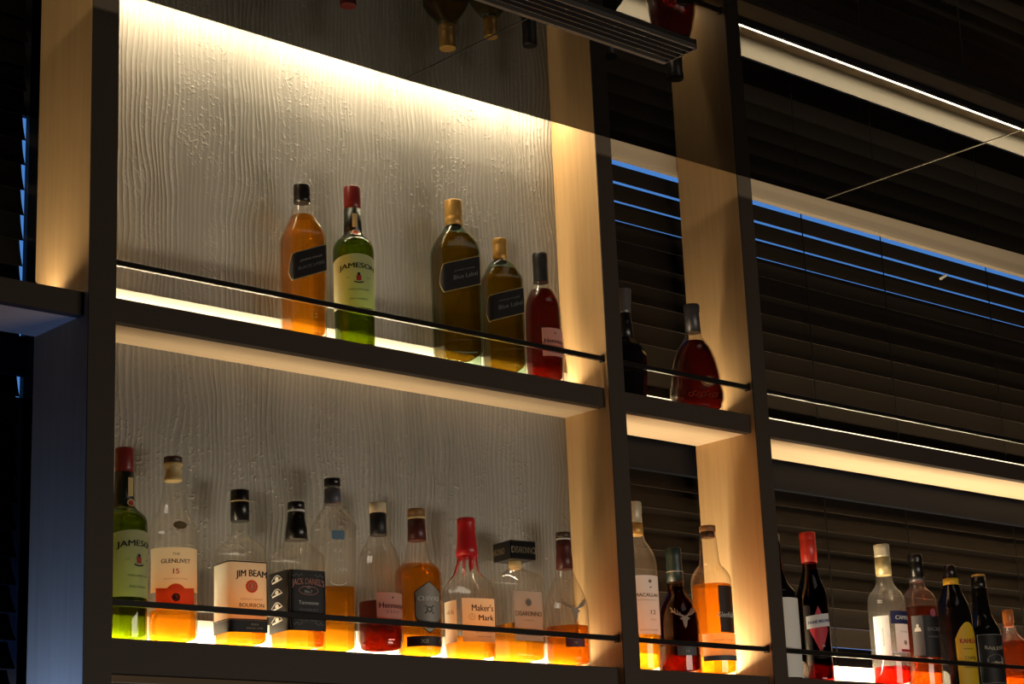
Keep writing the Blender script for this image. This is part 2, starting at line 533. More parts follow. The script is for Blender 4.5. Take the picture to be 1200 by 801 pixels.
BAYNAME = ['left bay beside the window', 'wide concrete-backed bay', 'narrow bay between two uprights', 'right bay before the blinds']
SH = {}
diode_me = None
for b, (x0, x1) in enumerate(BAYS):
    for lev, T in ((1, T1), (2, T2)):
        if b == 0 and lev == 2:
            continue
        cx, h = (x0 + x1) / 2, (x1 - x0) / 2
        yb = BACK[b]
        s = empty('shelf', (cx, 0, T), 0, '%s wooden bottle shelf with black rail in the %s' % ('upper' if lev == 1 else 'lower', BAYNAME[b]), 'shelf', 'bottle shelves')
        SH[b, lev] = s
        th = 0.036 if lev == 1 else 0.050
        box('fascia', -h, h, YF, 0.030, -th, 0, 'shaded_front', s)
        box('board', -h, h, 0.030, yb, -th + .001, -.0004, 'wood_board', s)
        up = (0.046, 0.048, 0.0495, 0.0495)[b]
        box('back_strip', -h, h, yb - .0065 - (.0055 if b == 1 else 0), yb - (.0055 if b == 1 else 0), -.0004, up, 'acrylic_cream', s)
        tp = box('led_profile', -h + .004, h - .004, .0965, .0980, -.0004, .0108, 'dark_metal', s)
        box('led_tape', -h + .004, h - .004, .0980, .1060, -.0004, .0066, 'led_tape', tp)
        # the row of diodes on the tape
        n = int((2 * h - .03) / .0125)
        vs, fs = [], []
        for k in range(n):
            xx = -h + .015 + (k + .5) * .0125
            o = len(vs)
            vs += [(xx + a, LED_Y + c, .0066 + e) for a in (-.0025, .0025) for c in (-.0025, .0025) for e in (0, .0016)]
            fs += [tuple(o + q for q in f) for f in ((0, 1, 3, 2), (4, 6, 7, 5), (0, 4, 5, 1), (2, 3, 7, 6), (1, 5, 7, 3))]
        mesh_obj('diodes', vs, fs, 'led_diode', tp, kind='stuff')
        if b != 0:
            rz = 0.0545 if lev == 1 else 0.0505
            r = empty('shelf_rail', (cx, 0.0128, T + rz), 0, 'thin black metal guard rail across the %s shelf of the %s' % ('upper' if lev == 1 else 'lower', BAYNAME[b]), 'rail', 'guard rails in front of the bottles')
            box('bar', -h + .0015, h - .0015, -.0035, .0035, -.0045, .0045, 'dark_metal', r, bevel=.0006)
            for sx in (-1, 1):
                box('end_plate', sx * (h - .0015) - .0015, sx * (h - .0015) + .0015, -.0055, .0055, -.007, .007, 'dark_metal', r)

# ------------------------------------------------------------------ window blinds
def blind(x0, x1, label, slat_mat='slat_brown', closed=False):
    cx = (x0 + x1) / 2
    h = (x1 - x0) / 2
    bl = empty('window_blind', (cx, 0.20, 2.62), 0, label, 'blind', 'dark slatted window blinds')
    box('valance', -h, h, -.038, -.026, .004, .115, 'wood_pale', bl)
    box('valance_lip', -h, h, -.040, -.024, -.003, .004, 'wood_pale', bl)
    box('head_rail', -h, h, -.022, .026, .050, .088, 'window_frame', bl)
    pitch = 0.0414
    n = 38
    R, half = 0.16, 0.025
    vs, fs = [], []
    K = 6
    for k in range(K + 1):
        t = -half + 2 * half * k / K
        sag = (t * t) / (2 * R)
        for x in (-h + .002, h - .002):
            for e in (-.0005, .0005):
                vs.append((x, -sag + e + half * half / (4 * R), t))
    for k in range(K):
        a, c = 4 * k, 4 * (k + 1)
        fs += [(a, a + 2, c + 2, c), (a + 1, c + 1, c + 3, a + 3), (a, c, c + 1, a + 1), (a + 2, a + 3, c + 3, c + 2)]
    fs += [(0, 1, 3, 2), (4 * K, 4 * K + 2, 4 * K + 3, 4 * K + 1)]
    me = bpy.data.meshes.new('slat')
    me.from_pydata(vs, [], fs)
    me.materials.append(M[slat_mat])
    me.update()
    for i in range(n):
        z = 2.601 - i * pitch - 2.62
        o = link('slat', me, bl)
        o.location = (0, 0, z - 0.0)
        lean = (24.5, 23.4, 21.3, 18.5, 17, 16)[i] if i < 6 and not closed else 15.0 if i < 18 else 15.0 + min(18.0, (i - 17) * 2.5)
        lean += random.uniform(-.5, .5)
        o.rotation_euler = (-math.radians(lean), 0, math.radians(random.uniform(-.04, .04)))
    for x in (2.65, 3.06 + .28, 3.62, 4.03, 4.55, 5.1):
        xx = x - cx if x0 > 2 else x - 4.6
        if abs(xx) < h:
            box('ladder_cord', xx - .0012, xx + .0012, -.016, -.0145, -n * pitch, .05, 'cord_black', bl)
    box('bottom_rail', -h, h, -.02, .02, -n * pitch - .012, -n * pitch + .004, 'slat_brown', bl)
    return bl

b2 = blind(2.62, 5.55, 'dark brown slatted blind behind the narrow and right-hand bays')
b1 = blind(-0.85, 1.452, 'dark slatted blind behind the far left bay, its slat ends against blue dusk', 'cord_black', True)
cp = box('clip', -.014, .014, -.003, .003, -.003, .003, 'clip_plastic', b2, bevel=.001)
cp.location = (3.83 - 4.085, -0.03, -.062)
cp.rotation_euler = (0, -.5, 0)

# ------------------------------------------------------------------ slot diffuser in the ceiling
v = empty('ceiling_vent', (1.66, -0.416, CEIL), 0, 'black linear slot diffuser set in the polished ceiling', 'vent')
hl = 0.652
box('back_edge', -hl, hl, .0295, .0375, -.010, 0, 'vent_edge', v)
box('front_edge', -hl, hl, -.0375, -.0335, -.008, 0, 'vent_edge', v)
for sx in (-1, 1):
    box('end_plate', sx * hl - .0015, sx * hl + .0015, -.0375, .0375, -.009, 0, 'vent_edge', v)
box('backing', -hl, hl, -.0335, .0295, -.0015, -.0005, 'black', v)
for k in range(4):
    y = -.022 + k * .0135
    box('slat', -hl + .002, hl - .002, y - .0013, y + .0013, -.009, -.0015, 'vent_slat', v)

# ------------------------------------------------------------------ bottle measures: profiles are (height above the shelf, radius) in metres
BOTTLES = [
 {'key':'square_black_label','x':1.8841,'y':0.057,'shelf':1,'phi':21.8,'kind':'rect','A':0.0314,'B':0.0314,'n':9,'glass':[[0.0,0.0378],[0.0159,0.0378],[0.0433,0.0378],[0.1015,0.0389],[0.1691,0.0389],[0.1824,0.0364],[0.1973,0.0287],[0.2121,0.021],[0.224,0.0161],[0.2404,0.0119]],'caps':[['cap','black',[[0.2371,0.0139],[0.2445,0.0139],[0.2477,0.0132],[0.249,0.0139],[0.2654,0.0139],[0.2678,0.0134]]]],'labels':[{'m':'label_black','s':-0.005,'w':0.072,'slope':0.38,'shape':'tag','border':'gold','text':[['JOHNNIE WALKER',0.002,0.1325,0.038,0.0034,'silver',{}],['BLACK LABEL',0.003,0.1209,0.046,0.0055,'grey_ink',{}]],'z':[0.102,0.1456]}],'liq':['amber',0.2136],'prints':[['12',0.006,0.0357,0.009,0.008,'gold',{}]]},
 {'key':'green_upper','x':1.9893,'y':0.057,'shelf':1,'phi':14,'kind':'round','A':0.0343,'B':0.0343,'n':9,'glass':[[0.0,0.0329],[0.0102,0.0329],[0.1198,0.0343],[0.1693,0.0343],[0.1783,0.0333],[0.1874,0.0293],[0.1965,0.02],[0.204,0.0153]],'caps':[['cap','dark_red',[[0.2461,0.0143],[0.2555,0.0137],[0.2568,0.0143],[0.2842,0.0143],[0.2859,0.0137]]],['neck_foil','black_green',[[0.1988,0.0157],[0.2232,0.0149],[0.246,0.0146]]]],'labels':[{'m':'cream','s':0.0,'w':0.108,'shape':'arch','k':0.006,'text':[['JAMESON',0.0,0.1359,0.067,0.009,'ink',{'arch':5,'bold':0.02}],['EST',-0.017,0.1167,0.006,0.0026,'ink_soft',{}],['1780',0.017,0.1167,0.008,0.0026,'ink_soft',{}],['TRIPLE DISTILLED',0.0,0.096,0.036,0.0026,'ink',{}],['IRISH WHISKEY',0.0,0.0798,0.03,0.003,'ink',{}]],'z':[0.0651,0.1582],'mz':[['crest',0.0,0.1167,0.013,0.015]]},{'m':'label_gold','s':0.0,'w':0.009,'neck':1,'shape':'rect','z':[0.2106,0.2347],'text':[]}],'liq':['green_liquid',0.1919],'glassmat':'green_glass','marks':[['neck_seal',0.0,0.2001,0.012,0.012]]},
 {'key':'large_green_tint','x':2.2146,'y':0.057,'shelf':1,'phi':23,'kind':'rect','A':0.038,'B':0.0304,'n':9,'glass':[[0.0,0.0403],[0.0197,0.0403],[0.032,0.044],[0.0504,0.044],[0.2061,0.0446],[0.2218,0.0415],[0.236,0.0336],[0.2503,0.0218],[0.2646,0.013]],'caps':[['cap','gold_cap',[[0.261,0.0154],[0.2752,0.0154],[0.2771,0.0145],[0.2784,0.0154],[0.3054,0.0154],[0.3071,0.0149]]],['collar','black',[[0.2571,0.0128],[0.2616,0.0134]]]],'labels':[{'m':'label_black','s':-0.006,'w':0.08,'slope':0.3,'shape':'tag','border':'gold','text':[['JOHNNIE WALKER',0.004,0.173,0.038,0.003,'grey_ink',{}],['Blue Label',0.006,0.1621,0.044,0.008,'grey_ink',{}]],'z':[0.1373,0.187]}],'liq':['gold_dark',0.2439],'glassmat':'teal_glass','liq_foot':0.02},
 {'key':'small_green_tint','x':2.3219,'y':0.057,'shelf':1,'phi':20,'kind':'rect','A':0.0335,'B':0.0274,'n':9,'glass':[[0.0,0.038],[0.012,0.038],[0.0354,0.0389],[0.1681,0.0389],[0.1808,0.038],[0.1952,0.0299],[0.2064,0.0235],[0.2177,0.0122]],'caps':[['cap','gold_cap',[[0.2169,0.0125],[0.2263,0.0132],[0.2359,0.0132],[0.2378,0.0125],[0.2439,0.0132],[0.2458,0.0125],[0.2472,0.0132],[0.2544,0.0132],[0.2562,0.0128]]],['collar','black',[[0.2124,0.0115],[0.2172,0.0115]]]],'labels':[{'m':'label_black','s':-0.006,'w':0.08,'slope':0.3,'shape':'tag','border':'gold','text':[['JOHNNIE WALKER',0.004,0.1376,0.038,0.003,'grey_ink',{}],['Blue Label',0.006,0.1266,0.044,0.008,'grey_ink',{}]],'z':[0.103,0.1487]}],'liq':['gold_dark',0.2],'glassmat':'teal_glass','liq_foot':0.014},
 {'key':'red_brown_upper','x':2.4197,'y':0.057,'shelf':1,'phi':24,'kind':'round','A':0.0352,'B':0.0352,'n':9,'glass':[[0.0,0.034],[0.018,0.034],[0.0275,0.034],[0.037,0.0352],[0.0593,0.0348],[0.1218,0.034],[0.146,0.0325],[0.1606,0.0291],[0.1768,0.0213],[0.1849,0.017],[0.193,0.0145]],'caps':[['cap','black_matte',[[0.1919,0.0142],[0.1936,0.0139],[0.2279,0.0134],[0.2294,0.0139],[0.2441,0.0139],[0.2476,0.013]]]],'labels':[{'m':'label_pink','s':0.008,'w':0.05,'shape':'rect','text':[['Hennessy',0.009,0.0737,0.044,0.009,'ink',{'bold':0.012}],['V.S.O.P',0.008,0.0618,0.0225,0.005,'grey_ink',{}]],'z':[0.0452,0.0975],'mz':[['dot',0.008,0.0879,0.004,0.004]]}],'liq':['cognac',0.1768],'liq_foot':0.01},
 {'key':'black_decanter','x':2.6315,'y':0.057,'shelf':1,'phi':20,'kind':'round','A':0.0378,'B':0.0378,'n':9,'glass':[[0.0,0.0337],[0.0148,0.0337],[0.0394,0.0369],[0.0642,0.0378],[0.0841,0.0377],[0.094,0.0345],[0.104,0.0288],[0.1123,0.0216],[0.1206,0.0152]],'caps':[['cap','pewter',[[0.1671,0.0128],[0.1738,0.0128],[0.1935,0.0144],[0.2131,0.016],[0.2151,0.0152]]],['neck_sleeve','black',[[0.1163,0.016],[0.1433,0.0144],[0.1671,0.0128]]],['shoulder_band','gold_dark_metal',[[0.0961,0.0295],[0.1042,0.0237],[0.1163,0.0159]]]],'labels':[],'liq':None,'glassmat':'black_glass','faceted':1},
 {'key':'teardrop_decanter','x':2.8208,'y':0.057,'shelf':1,'phi':22,'kind':'flat','A':0.0545,'B':0.0338,'n':9,'glass':[[0.0,0.048],[0.0165,0.048],[0.0266,0.0521],[0.0402,0.0521],[0.0538,0.0488],[0.0691,0.0473],[0.0879,0.0447],[0.1085,0.0397],[0.1256,0.0331],[0.1411,0.0223],[0.1497,0.0174],[0.1618,0.0157]],'caps':[['cap','pewter_dark',[[0.1593,0.0154],[0.1976,0.0142],[0.2025,0.0152],[0.2127,0.0159],[0.2156,0.0149]]]],'labels':[],'liq':['cognac_deep',0.1411],'marks':[['medallion',0.012,0.0557,0.03,0.022],['vines',0.0,0.0287,0.048,0.016]]},
 {'key':'green_lower','x':1.5515,'y':0.057,'shelf':2,'phi':39,'kind':'round','A':0.035,'B':0.035,'n':9,'glass':[[0.0,0.035],[0.1411,0.035],[0.1754,0.0344],[0.1843,0.0313],[0.1932,0.0213],[0.2009,0.015]],'caps':[['cap','dark_red',[[0.2507,0.014],[0.2585,0.0135],[0.2597,0.014],[0.2855,0.014],[0.2875,0.0135]]],['neck_foil','black_green',[[0.1979,0.0154],[0.2275,0.0145],[0.2506,0.0143]]]],'labels':[{'m':'cream','s':0.0,'w':0.108,'shape':'arch','k':0.006,'text':[['JAMESON',0.0,0.1388,0.067,0.009,'ink',{'arch':5,'bold':0.02}],['EST',-0.017,0.1163,0.006,0.0026,'ink_soft',{}],['1780',0.017,0.1163,0.008,0.0026,'ink_soft',{}],['TRIPLE DISTILLED',0.0,0.0927,0.036,0.0026,'ink',{}],['IRISH WHISKEY',0.0,0.0766,0.03,0.003,'ink',{}]],'z':[0.0617,0.1601],'mz':[['crest',0.0,0.1163,0.013,0.015]]},{'m':'label_gold','s':0.0,'w':0.009,'neck':1,'shape':'rect','z':[0.2132,0.2412],'text':[]}],'liq':['green_liquid',0.1868],'glassmat':'green_glass','marks':[['neck_seal',0.0,0.203,0.012,0.012]]},
 {'key':'clear_cork','x':1.6362,'y':0.057,'shelf':2,'phi':8,'kind':'round','A':0.037,'B':0.037,'n':9,'glass':[[0.0,0.037],[0.0065,0.037],[0.0838,0.0365],[0.1661,0.0362],[0.1764,0.0344],[0.1868,0.0293],[0.1998,0.0229],[0.2155,0.0186],[0.2325,0.0153],[0.2482,0.0124]],'caps':[['cap','wood_dark',[[0.2742,0.014],[0.282,0.014],[0.2835,0.0135]]],['cork','label_gold',[[0.2466,0.014],[0.2519,0.014],[0.2536,0.0122],[0.2693,0.0122],[0.2702,0.0143],[0.2741,0.0143]]]],'labels':[{'m':'frost_paper','s':0.0,'w':0.086,'shape':'rect','text':[['THE',0.0,0.1302,0.01,0.0042,'ink',{}],['GLENLIVET',0.0,0.12,0.044,0.0064,'ink',{'bold':0.02}],['15',0.0,0.1048,0.0085,0.008,'red_ink',{'bold':0.02}],['SINGLE MALT SCOTCH WHISKY',0.0,0.0934,0.036,0.002,'ink_soft',{}]],'z':[0.0745,0.1404]},{'m':'orange_red','s':0.0,'w':0.062,'shape':'crown','k':0.008,'z':[0.0481,0.0808],'text':[]}],'liq':['amber_bright',0.0495],'marks':[['seal',0.0,0.0657,0.012,0.012],['oval_seal',0.006,0.1736,0.02,0.013]]},
 {'key':'cream_label_square','x':1.7575,'y':0.057,'shelf':2,'phi':26,'kind':'rect','A':0.0334,'B':0.0301,'n':9,'glass':[[0.0,0.0412],[0.01,0.0412],[0.0789,0.0409],[0.1473,0.0405],[0.1579,0.034],[0.1658,0.0209],[0.1738,0.0144],[0.1978,0.0131]],'caps':[['cap','black',[[0.1964,0.0145],[0.2244,0.0145],[0.2272,0.014],[0.2284,0.0145],[0.2431,0.0145],[0.2445,0.0141]]],['ring','label_gold',[[0.2257,0.0146],[0.2281,0.0146]]]],'labels':[{'m':'cream_bright','s':-0.026,'w':0.112,'shape':'rect','text':[['JIM BEAM',0.004,0.1109,0.05,0.0105,'ink',{'arch':3,'bold':0.03}],['KENTUCKY STRAIGHT',0.004,0.0719,0.036,0.0026,'label_gold_ink',{}],['BOURBON',0.004,0.0629,0.04,0.006,'ink',{'bold':0.01}],['WHISKEY',0.004,0.0545,0.024,0.0024,'ink_soft',{}]],'z':[0.0397,0.1305],'mz':[['rosette',0.004,0.0914,0.021,0.021],['outline',-0.026,0.0849,0.112,0.088]]},{'m':'label_black','s':-0.026,'w':0.113,'shape':'rect','text':[['225',0.008,0.0339,0.012,0.0028,'gold',{}],['SINCE 1795',0.008,0.0281,0.026,0.0024,'gold',{}]],'z':[0.0217,0.0397]}],'liq':['amber_bright',0.0437]},
 {'key':'black_label_square','x':1.8645,'y':0.057,'shelf':2,'phi':30,'kind':'rect','A':0.0341,'B':0.0341,'n':9,'glass':[[0.0,0.0441],[0.0087,0.0441],[0.0858,0.0443],[0.1396,0.0443],[0.149,0.0427],[0.1585,0.0347],[0.1666,0.024],[0.1788,0.0178]],'caps':[['cap','black',[[0.224,0.0136],[0.2349,0.0136],[0.2364,0.0131]]],['ring','white_paint',[[0.2199,0.0134],[0.224,0.0134]]],['neck_wrap','black',[[0.1757,0.0182],[0.1963,0.0163],[0.2075,0.0142],[0.2199,0.0138]]]],'labels':[{'m':'label_black','s':-0.034,'w':0.132,'shape':'rect','text':[["JACK DANIEL'S",0.0,0.1047,0.056,0.01,'pale_red',{'arch':4,'bold':0.02}],['OLD',0.0,0.0961,0.007,0.0024,'white_ink',{}],['No.7',0.0,0.0901,0.013,0.005,'white_ink',{'bold':0.02}],['Tennessee',0.0,0.0729,0.034,0.006,'white_ink',{}],['WHISKEY',0.0,0.0617,0.034,0.004,'grey_ink',{}],['SOUR MASH',0.0,0.0452,0.032,0.0026,'grey_ink',{}]],'z':[0.0295,0.1234],'mz':[['frame_lines',0.0,0.0769,0.062,0.084],['curl',-0.066,0.1114,0.034,0.017],['curl',-0.066,0.0901,0.034,0.017],['curl',-0.066,0.069,0.034,0.017],['curl',-0.066,0.0479,0.034,0.017],['oval_ring',0.0,0.0915,0.034,0.014]]}],'liq':['amber_bright',0.0392]},
 {'key':'tall_clear_faceted','x':1.9368,'y':0.057,'shelf':2,'phi':14,'kind':'rect','A':0.034,'B':0.0323,'n':4,'glass':[[0.0,0.0346],[0.0202,0.0346],[0.1041,0.036],[0.1987,0.0388],[0.2056,0.0374],[0.2181,0.0299],[0.2334,0.017],[0.2417,0.0136]],'caps':[['cap','black',[[0.2697,0.0134],[0.2802,0.0134],[0.2817,0.0129]]],['ring','frost',[[0.265,0.0128],[0.2699,0.0128]]],['neck_band','slate',[[0.2391,0.0136],[0.2649,0.0132]]]],'labels':[{'m':'blue_label','s':0.0,'w':0.02,'shape':'rect','z':[0.1779,0.1923],'text':[]},{'m':'none','s':0.0,'w':0.03,'shape':'rect','text':[['KA',0.0,0.1602,0.013,0.007,'frost_ink',{}],['VA',0.002,0.1453,0.013,0.007,'frost_ink',{}],['LAN',0.004,0.1303,0.02,0.007,'frost_ink',{}]],'z':[0.0858,0.167]}],'liq':['amber',0.1041],'marks':[['arc',0.0,0.1114,0.026,0.012]]},
 {'key':'red_brown_lower','x':2.0286,'y':0.057,'shelf':2,'phi':22,'kind':'round','A':0.0367,'B':0.0367,'n':9,'glass':[[0.0,0.0345],[0.0098,0.0345],[0.018,0.0345],[0.0248,0.0365],[0.0344,0.0367],[0.1241,0.0356],[0.1492,0.034],[0.1618,0.0318],[0.1744,0.0276],[0.187,0.02],[0.1983,0.0152]],'caps':[['cap','cork_cream',[[0.2337,0.0141],[0.2493,0.0141],[0.2508,0.0135]]],['neck_sleeve','black_matte',[[0.1972,0.0138],[0.217,0.0133],[0.2338,0.0135]]]],'labels':[{'m':'label_pink','s':0.008,'w':0.054,'shape':'rect','text':[['Hennessy',0.009,0.0788,0.0475,0.009,'ink',{'bold':0.012}],['V.S.O.P',0.008,0.0686,0.0243,0.005,'grey_ink',{}]],'z':[0.0488,0.0993],'mz':[['dot',0.008,0.0911,0.004,0.004]]}],'liq':['cognac',0.0881],'liq_foot':0.012},
 {'key':'shield_label','x':2.1098,'y':0.057,'shelf':2,'phi':26,'kind':'round','A':0.0396,'B':0.0396,'n':9,'glass':[[0.0,0.0365],[0.0094,0.0365],[0.0595,0.0386],[0.1157,0.0396],[0.1383,0.039],[0.1482,0.0351],[0.1567,0.0267],[0.1638,0.0211],[0.1724,0.0194],[0.1866,0.0175],[0.198,0.0152]],'caps':[['cap','wood_brown',[[0.2355,0.0147],[0.2469,0.0147],[0.2485,0.014]]],['ring','label_gold',[[0.2311,0.015],[0.2354,0.015]]],['neck_sleeve','maroon',[[0.1953,0.0157],[0.2125,0.015],[0.2312,0.0146]]]],'labels':[{'m':'shield_silver','s':0.0,'w':0.046,'shape':'shield','border':'ink','text':[['CHIVAS',0.0,0.0946,0.038,0.008,'white_ink',{'bold':0.03}]],'z':[0.0406,0.121],'mz':[['banner',0.0,0.0946,0.046,0.011],['knot',0.0,0.0765,0.015,0.013],['banner',0.0,0.0571,0.032,0.005]]},{'m':'maroon_dark','s':-0.006,'w':0.064,'shape':'rect','text':[['XII',-0.009,0.0254,0.012,0.007,'gold_soft',{'bold':0.02}],['12',0.024,0.0254,0.009,0.006,'gold_soft',{}]],'z':[0.0172,0.0337]}],'liq':['amber_bright',0.1553]},
 {'key':'red_wax','x':2.2187,'y':0.057,'shelf':2,'phi':27,'kind':'rect','A':0.0401,'B':0.0341,'n':4,'glass':[[0.0,0.0452],[0.0087,0.0452],[0.0585,0.0473],[0.1115,0.0476],[0.123,0.0459],[0.1346,0.0387],[0.1432,0.0272],[0.1548,0.0172],[0.1955,0.0151]],'caps':[['wax_cap','wax_red',[[0.1778,0.0192],[0.1925,0.0178],[0.2147,0.0156],[0.2323,0.0149],[0.2337,0.0155],[0.241,0.0155],[0.2431,0.014]]]],'labels':[{'m':'cream_bright','s':0.002,'w':0.062,'shape':'rect','text':[["Maker's",0.008,0.0867,0.04,0.011,'ink',{'bold':0.015}],['Mark',0.014,0.0704,0.028,0.0095,'ink',{'bold':0.02}],['KENTUCKY STRAIGHT',0.01,0.0457,0.03,0.0022,'ink_soft',{}],['BOURBON WHISKY',0.01,0.0386,0.026,0.0022,'ink_soft',{}]],'z':[0.0302,0.1024],'mz':[['ring_mark',-0.012,0.0711,0.011,0.011]]},{'m':'cream_bright','s':-0.056,'w':0.036,'shape':'rect','text':[['46',-0.054,0.081,0.022,0.009,'label_gold_ink',{}]],'z':[0.0302,0.0995]}],'liq':['amber_bright',0.04],'wax':1},
 {'key':'square_stopper','x':2.3271,'y':0.057,'shelf':2,'phi':36,'kind':'rect','A':0.0364,'B':0.0364,'n':9,'glass':[[0.0,0.0475],[0.0064,0.0475],[0.0717,0.0482],[0.1421,0.0482],[0.1495,0.0453],[0.1554,0.0351],[0.1613,0.0205],[0.1658,0.0124]],'caps':[['collar','label_gold',[[0.164,0.0111],[0.1849,0.0102]]]],'labels':[{'m':'label_grey','s':-0.002,'w':0.058,'shape':'rect','text':[['DISARONNO',-0.002,0.0829,0.053,0.0084,'ink',{'bold':0.006}],['ORIGINALE',-0.002,0.0714,0.02,0.0022,'ink_soft',{}]],'z':[0.0368,0.1207],'mz':[['rosette_grey',-0.002,0.1018,0.015,0.015]]}],'liq':['amber',0.0673],'blockcap':[630,655,25.5],'block_z':[0.2099,0.1775,0],'block_k':0.736},
 {'key':'stag_clear','x':2.4449,'y':0.057,'shelf':2,'phi':18,'kind':'round','A':0.0389,'B':0.0389,'n':9,'glass':[[0.0,0.0389],[0.0056,0.0389],[0.0858,0.0389],[0.1052,0.0381],[0.1172,0.0356],[0.1307,0.0307],[0.1503,0.0224],[0.1609,0.0172],[0.173,0.0142]],'caps':[['cap','wood_dark',[[0.227,0.0132],[0.2361,0.0132],[0.2377,0.0126]]],['ring','white_paint',[[0.224,0.0127],[0.227,0.0127]]],['neck_sleeve','maroon',[[0.1722,0.015],[0.1934,0.0144],[0.2087,0.0133],[0.2102,0.0138],[0.2239,0.0133]]]],'labels':[{'m':'maroon_label','s':0.002,'w':0.036,'shape':'rect','text':[['THE DALMORE',0.002,0.0475,0.03,0.0028,'white_ink',{}],['12',0.002,0.0395,0.005,0.0028,'white_ink',{}]],'z':[0.0321,0.0527]}],'liq':['amber_deep',0.0708],'marks':[['stag',0.003,0.0955,0.044,0.04]]},
 {'key':'white_label_tall','x':2.6265,'y':0.057,'shelf':2,'phi':30,'kind':'round','A':0.0372,'B':0.0372,'n':9,'glass':[[0.0,0.0364],[0.0041,0.0364],[0.1817,0.0372],[0.1989,0.0364],[0.213,0.0325],[0.2256,0.0263],[0.2382,0.0186],[0.2509,0.0155]],'caps':[['cap','cream_cap',[[0.2704,0.015],[0.2878,0.0146],[0.2893,0.0153],[0.3083,0.0153],[0.31,0.0146]]],['neck_band','gold_cap',[[0.2482,0.0156],[0.2703,0.0153]]]],'labels':[{'m':'label_white','s':0.0,'w':0.064,'shape':'rect','text':[['MACALLAN',-0.001,0.1344,0.048,0.0066,'ink',{'bold':0.01}],['HIGHLAND SINGLE MALT',-0.001,0.1252,0.04,0.002,'ink_soft',{}],['12',0.008,0.1037,0.011,0.008,'ink',{}],['YEARS OLD',0.008,0.0899,0.014,0.0022,'ink_soft',{}],['SCOTCH WHISKY',0.0,0.0716,0.038,0.0022,'ink_soft',{}]],'z':[0.0639,0.1699],'mz':[['dot',0.004,0.159,0.007,0.006],['dot',0.005,0.1482,0.004,0.003]]}],'liq':['amber_bright',0.0669]},
 {'key':'stag_dark','x':2.7264,'y':0.057,'shelf':2,'phi':20,'kind':'round','A':0.039,'B':0.039,'n':9,'glass':[[0.0,0.039],[0.0862,0.039],[0.1051,0.0377],[0.1192,0.033],[0.1334,0.0267],[0.1429,0.0204],[0.1524,0.0157],[0.1683,0.0149]],'caps':[['cap','dark_green',[[0.1692,0.0157],[0.1947,0.0145],[0.1962,0.0151],[0.2139,0.0138],[0.2154,0.0145],[0.2314,0.0145],[0.2331,0.0138]]],['ring','silver',[[0.1875,0.0153],[0.1891,0.0153]]]],'labels':[{'m':'maroon_label','s':0.002,'w':0.038,'shape':'rect','text':[['DALMORE',0.002,0.0504,0.032,0.005,'white_ink',{}]],'z':[0.0458,0.055]},{'m':'label_slate','s':0.002,'w':0.038,'shape':'rect','text':[['12',0.002,0.038,0.006,0.003,'white_ink',{}]],'z':[0.0303,0.0458]}],'liq':['cognac',0.1604],'glassmat':'brown_tint','marks':[['stag',0.0,0.0985,0.046,0.04]]},
 {'key':'amber_round','x':2.8241,'y':0.057,'shelf':2,'phi':34,'kind':'round','A':0.0383,'B':0.0383,'n':9,'glass':[[0.0,0.0383],[0.1477,0.0383],[0.1783,0.0381],[0.1896,0.0352],[0.1994,0.0288],[0.2091,0.0208],[0.2286,0.0179],[0.2531,0.0163],[0.2727,0.0147]],'caps':[['cap','wood_brown',[[0.2717,0.0157],[0.2814,0.0157],[0.2832,0.0149]]],['cork','wood_dark',[[0.2607,0.0131],[0.2721,0.0131]]]],'labels':[{'m':'label_dark_brown','s':0.01,'w':0.04,'shape':'rect','text':[['Glenfiddich',0.011,0.1106,0.05,0.01,'white_ink',{'bold':0.01}]],'z':[0.0774,0.1648]},{'m':'cream','s':-0.008,'w':0.076,'shape':'rect','text':[['SINGLE MALT SCOTCH',-0.004,0.0632,0.04,0.0026,'ink_soft',{}]],'z':[0.0349,0.0758]},{'m':'label_slate','s':-0.008,'w':0.076,'shape':'rect','z':[0.0255,0.0349],'text':[]}],'liq':['amber_bright',0.1702]},
 {'key':'white_body','x':3.012,'y':0.0565,'shelf':2,'phi':0,'kind':'round','A':0.0383,'B':0.0383,'n':9,'glass':[[0.0,0.0383],[0.153,0.0383],[0.1597,0.038],[0.1697,0.0364],[0.1797,0.0297],[0.193,0.0215],[0.2131,0.0157],[0.2349,0.0132]],'caps':[['cap','black',[[0.2329,0.0132],[0.2833,0.0132]]]],'labels':[{'m':'white_paint','s':0.0,'w':0.23,'shape':'full','z':[-0.0035,0.1545],'text':[]},{'m':'green_paint','s':0.0,'w':0.23,'shape':'full','z':[-0.018,-0.0035],'text':[]}],'liq':None,'glassmat':'black_glass'},
 {'key':'red_cap_dark','x':3.1172,'y':0.0565,'shelf':2,'phi':22,'kind':'round','A':0.0313,'B':0.0313,'n':9,'glass':[[0.0,0.0313],[0.0323,0.0313],[0.1597,0.031],[0.1749,0.0294],[0.1902,0.0246],[0.2055,0.0193],[0.2208,0.0155],[0.2362,0.0141]],'caps':[['cap','bright_red',[[0.2355,0.016],[0.2781,0.016],[0.2799,0.0155],[0.2816,0.016],[0.2936,0.016],[0.2959,0.0151]]]],'labels':[{'m':'red_paint','s':-0.002,'w':0.04,'shape':'diamond','text':[['PK',0.004,0.0672,0.006,0.004,'white_ink',{}]],'z':[0.0522,0.1455]},{'m':'label_white','s':-0.002,'w':0.05,'shape':'rect','slope':0.12,'text':[['MARIE BRIZARD',0.0,0.1154,0.046,0.006,'navy_ink',{'bold':0.02}]],'z':[0.1037,0.1288]}],'liq':['ruby',0.2208],'glassmat':'ruby_glass'},
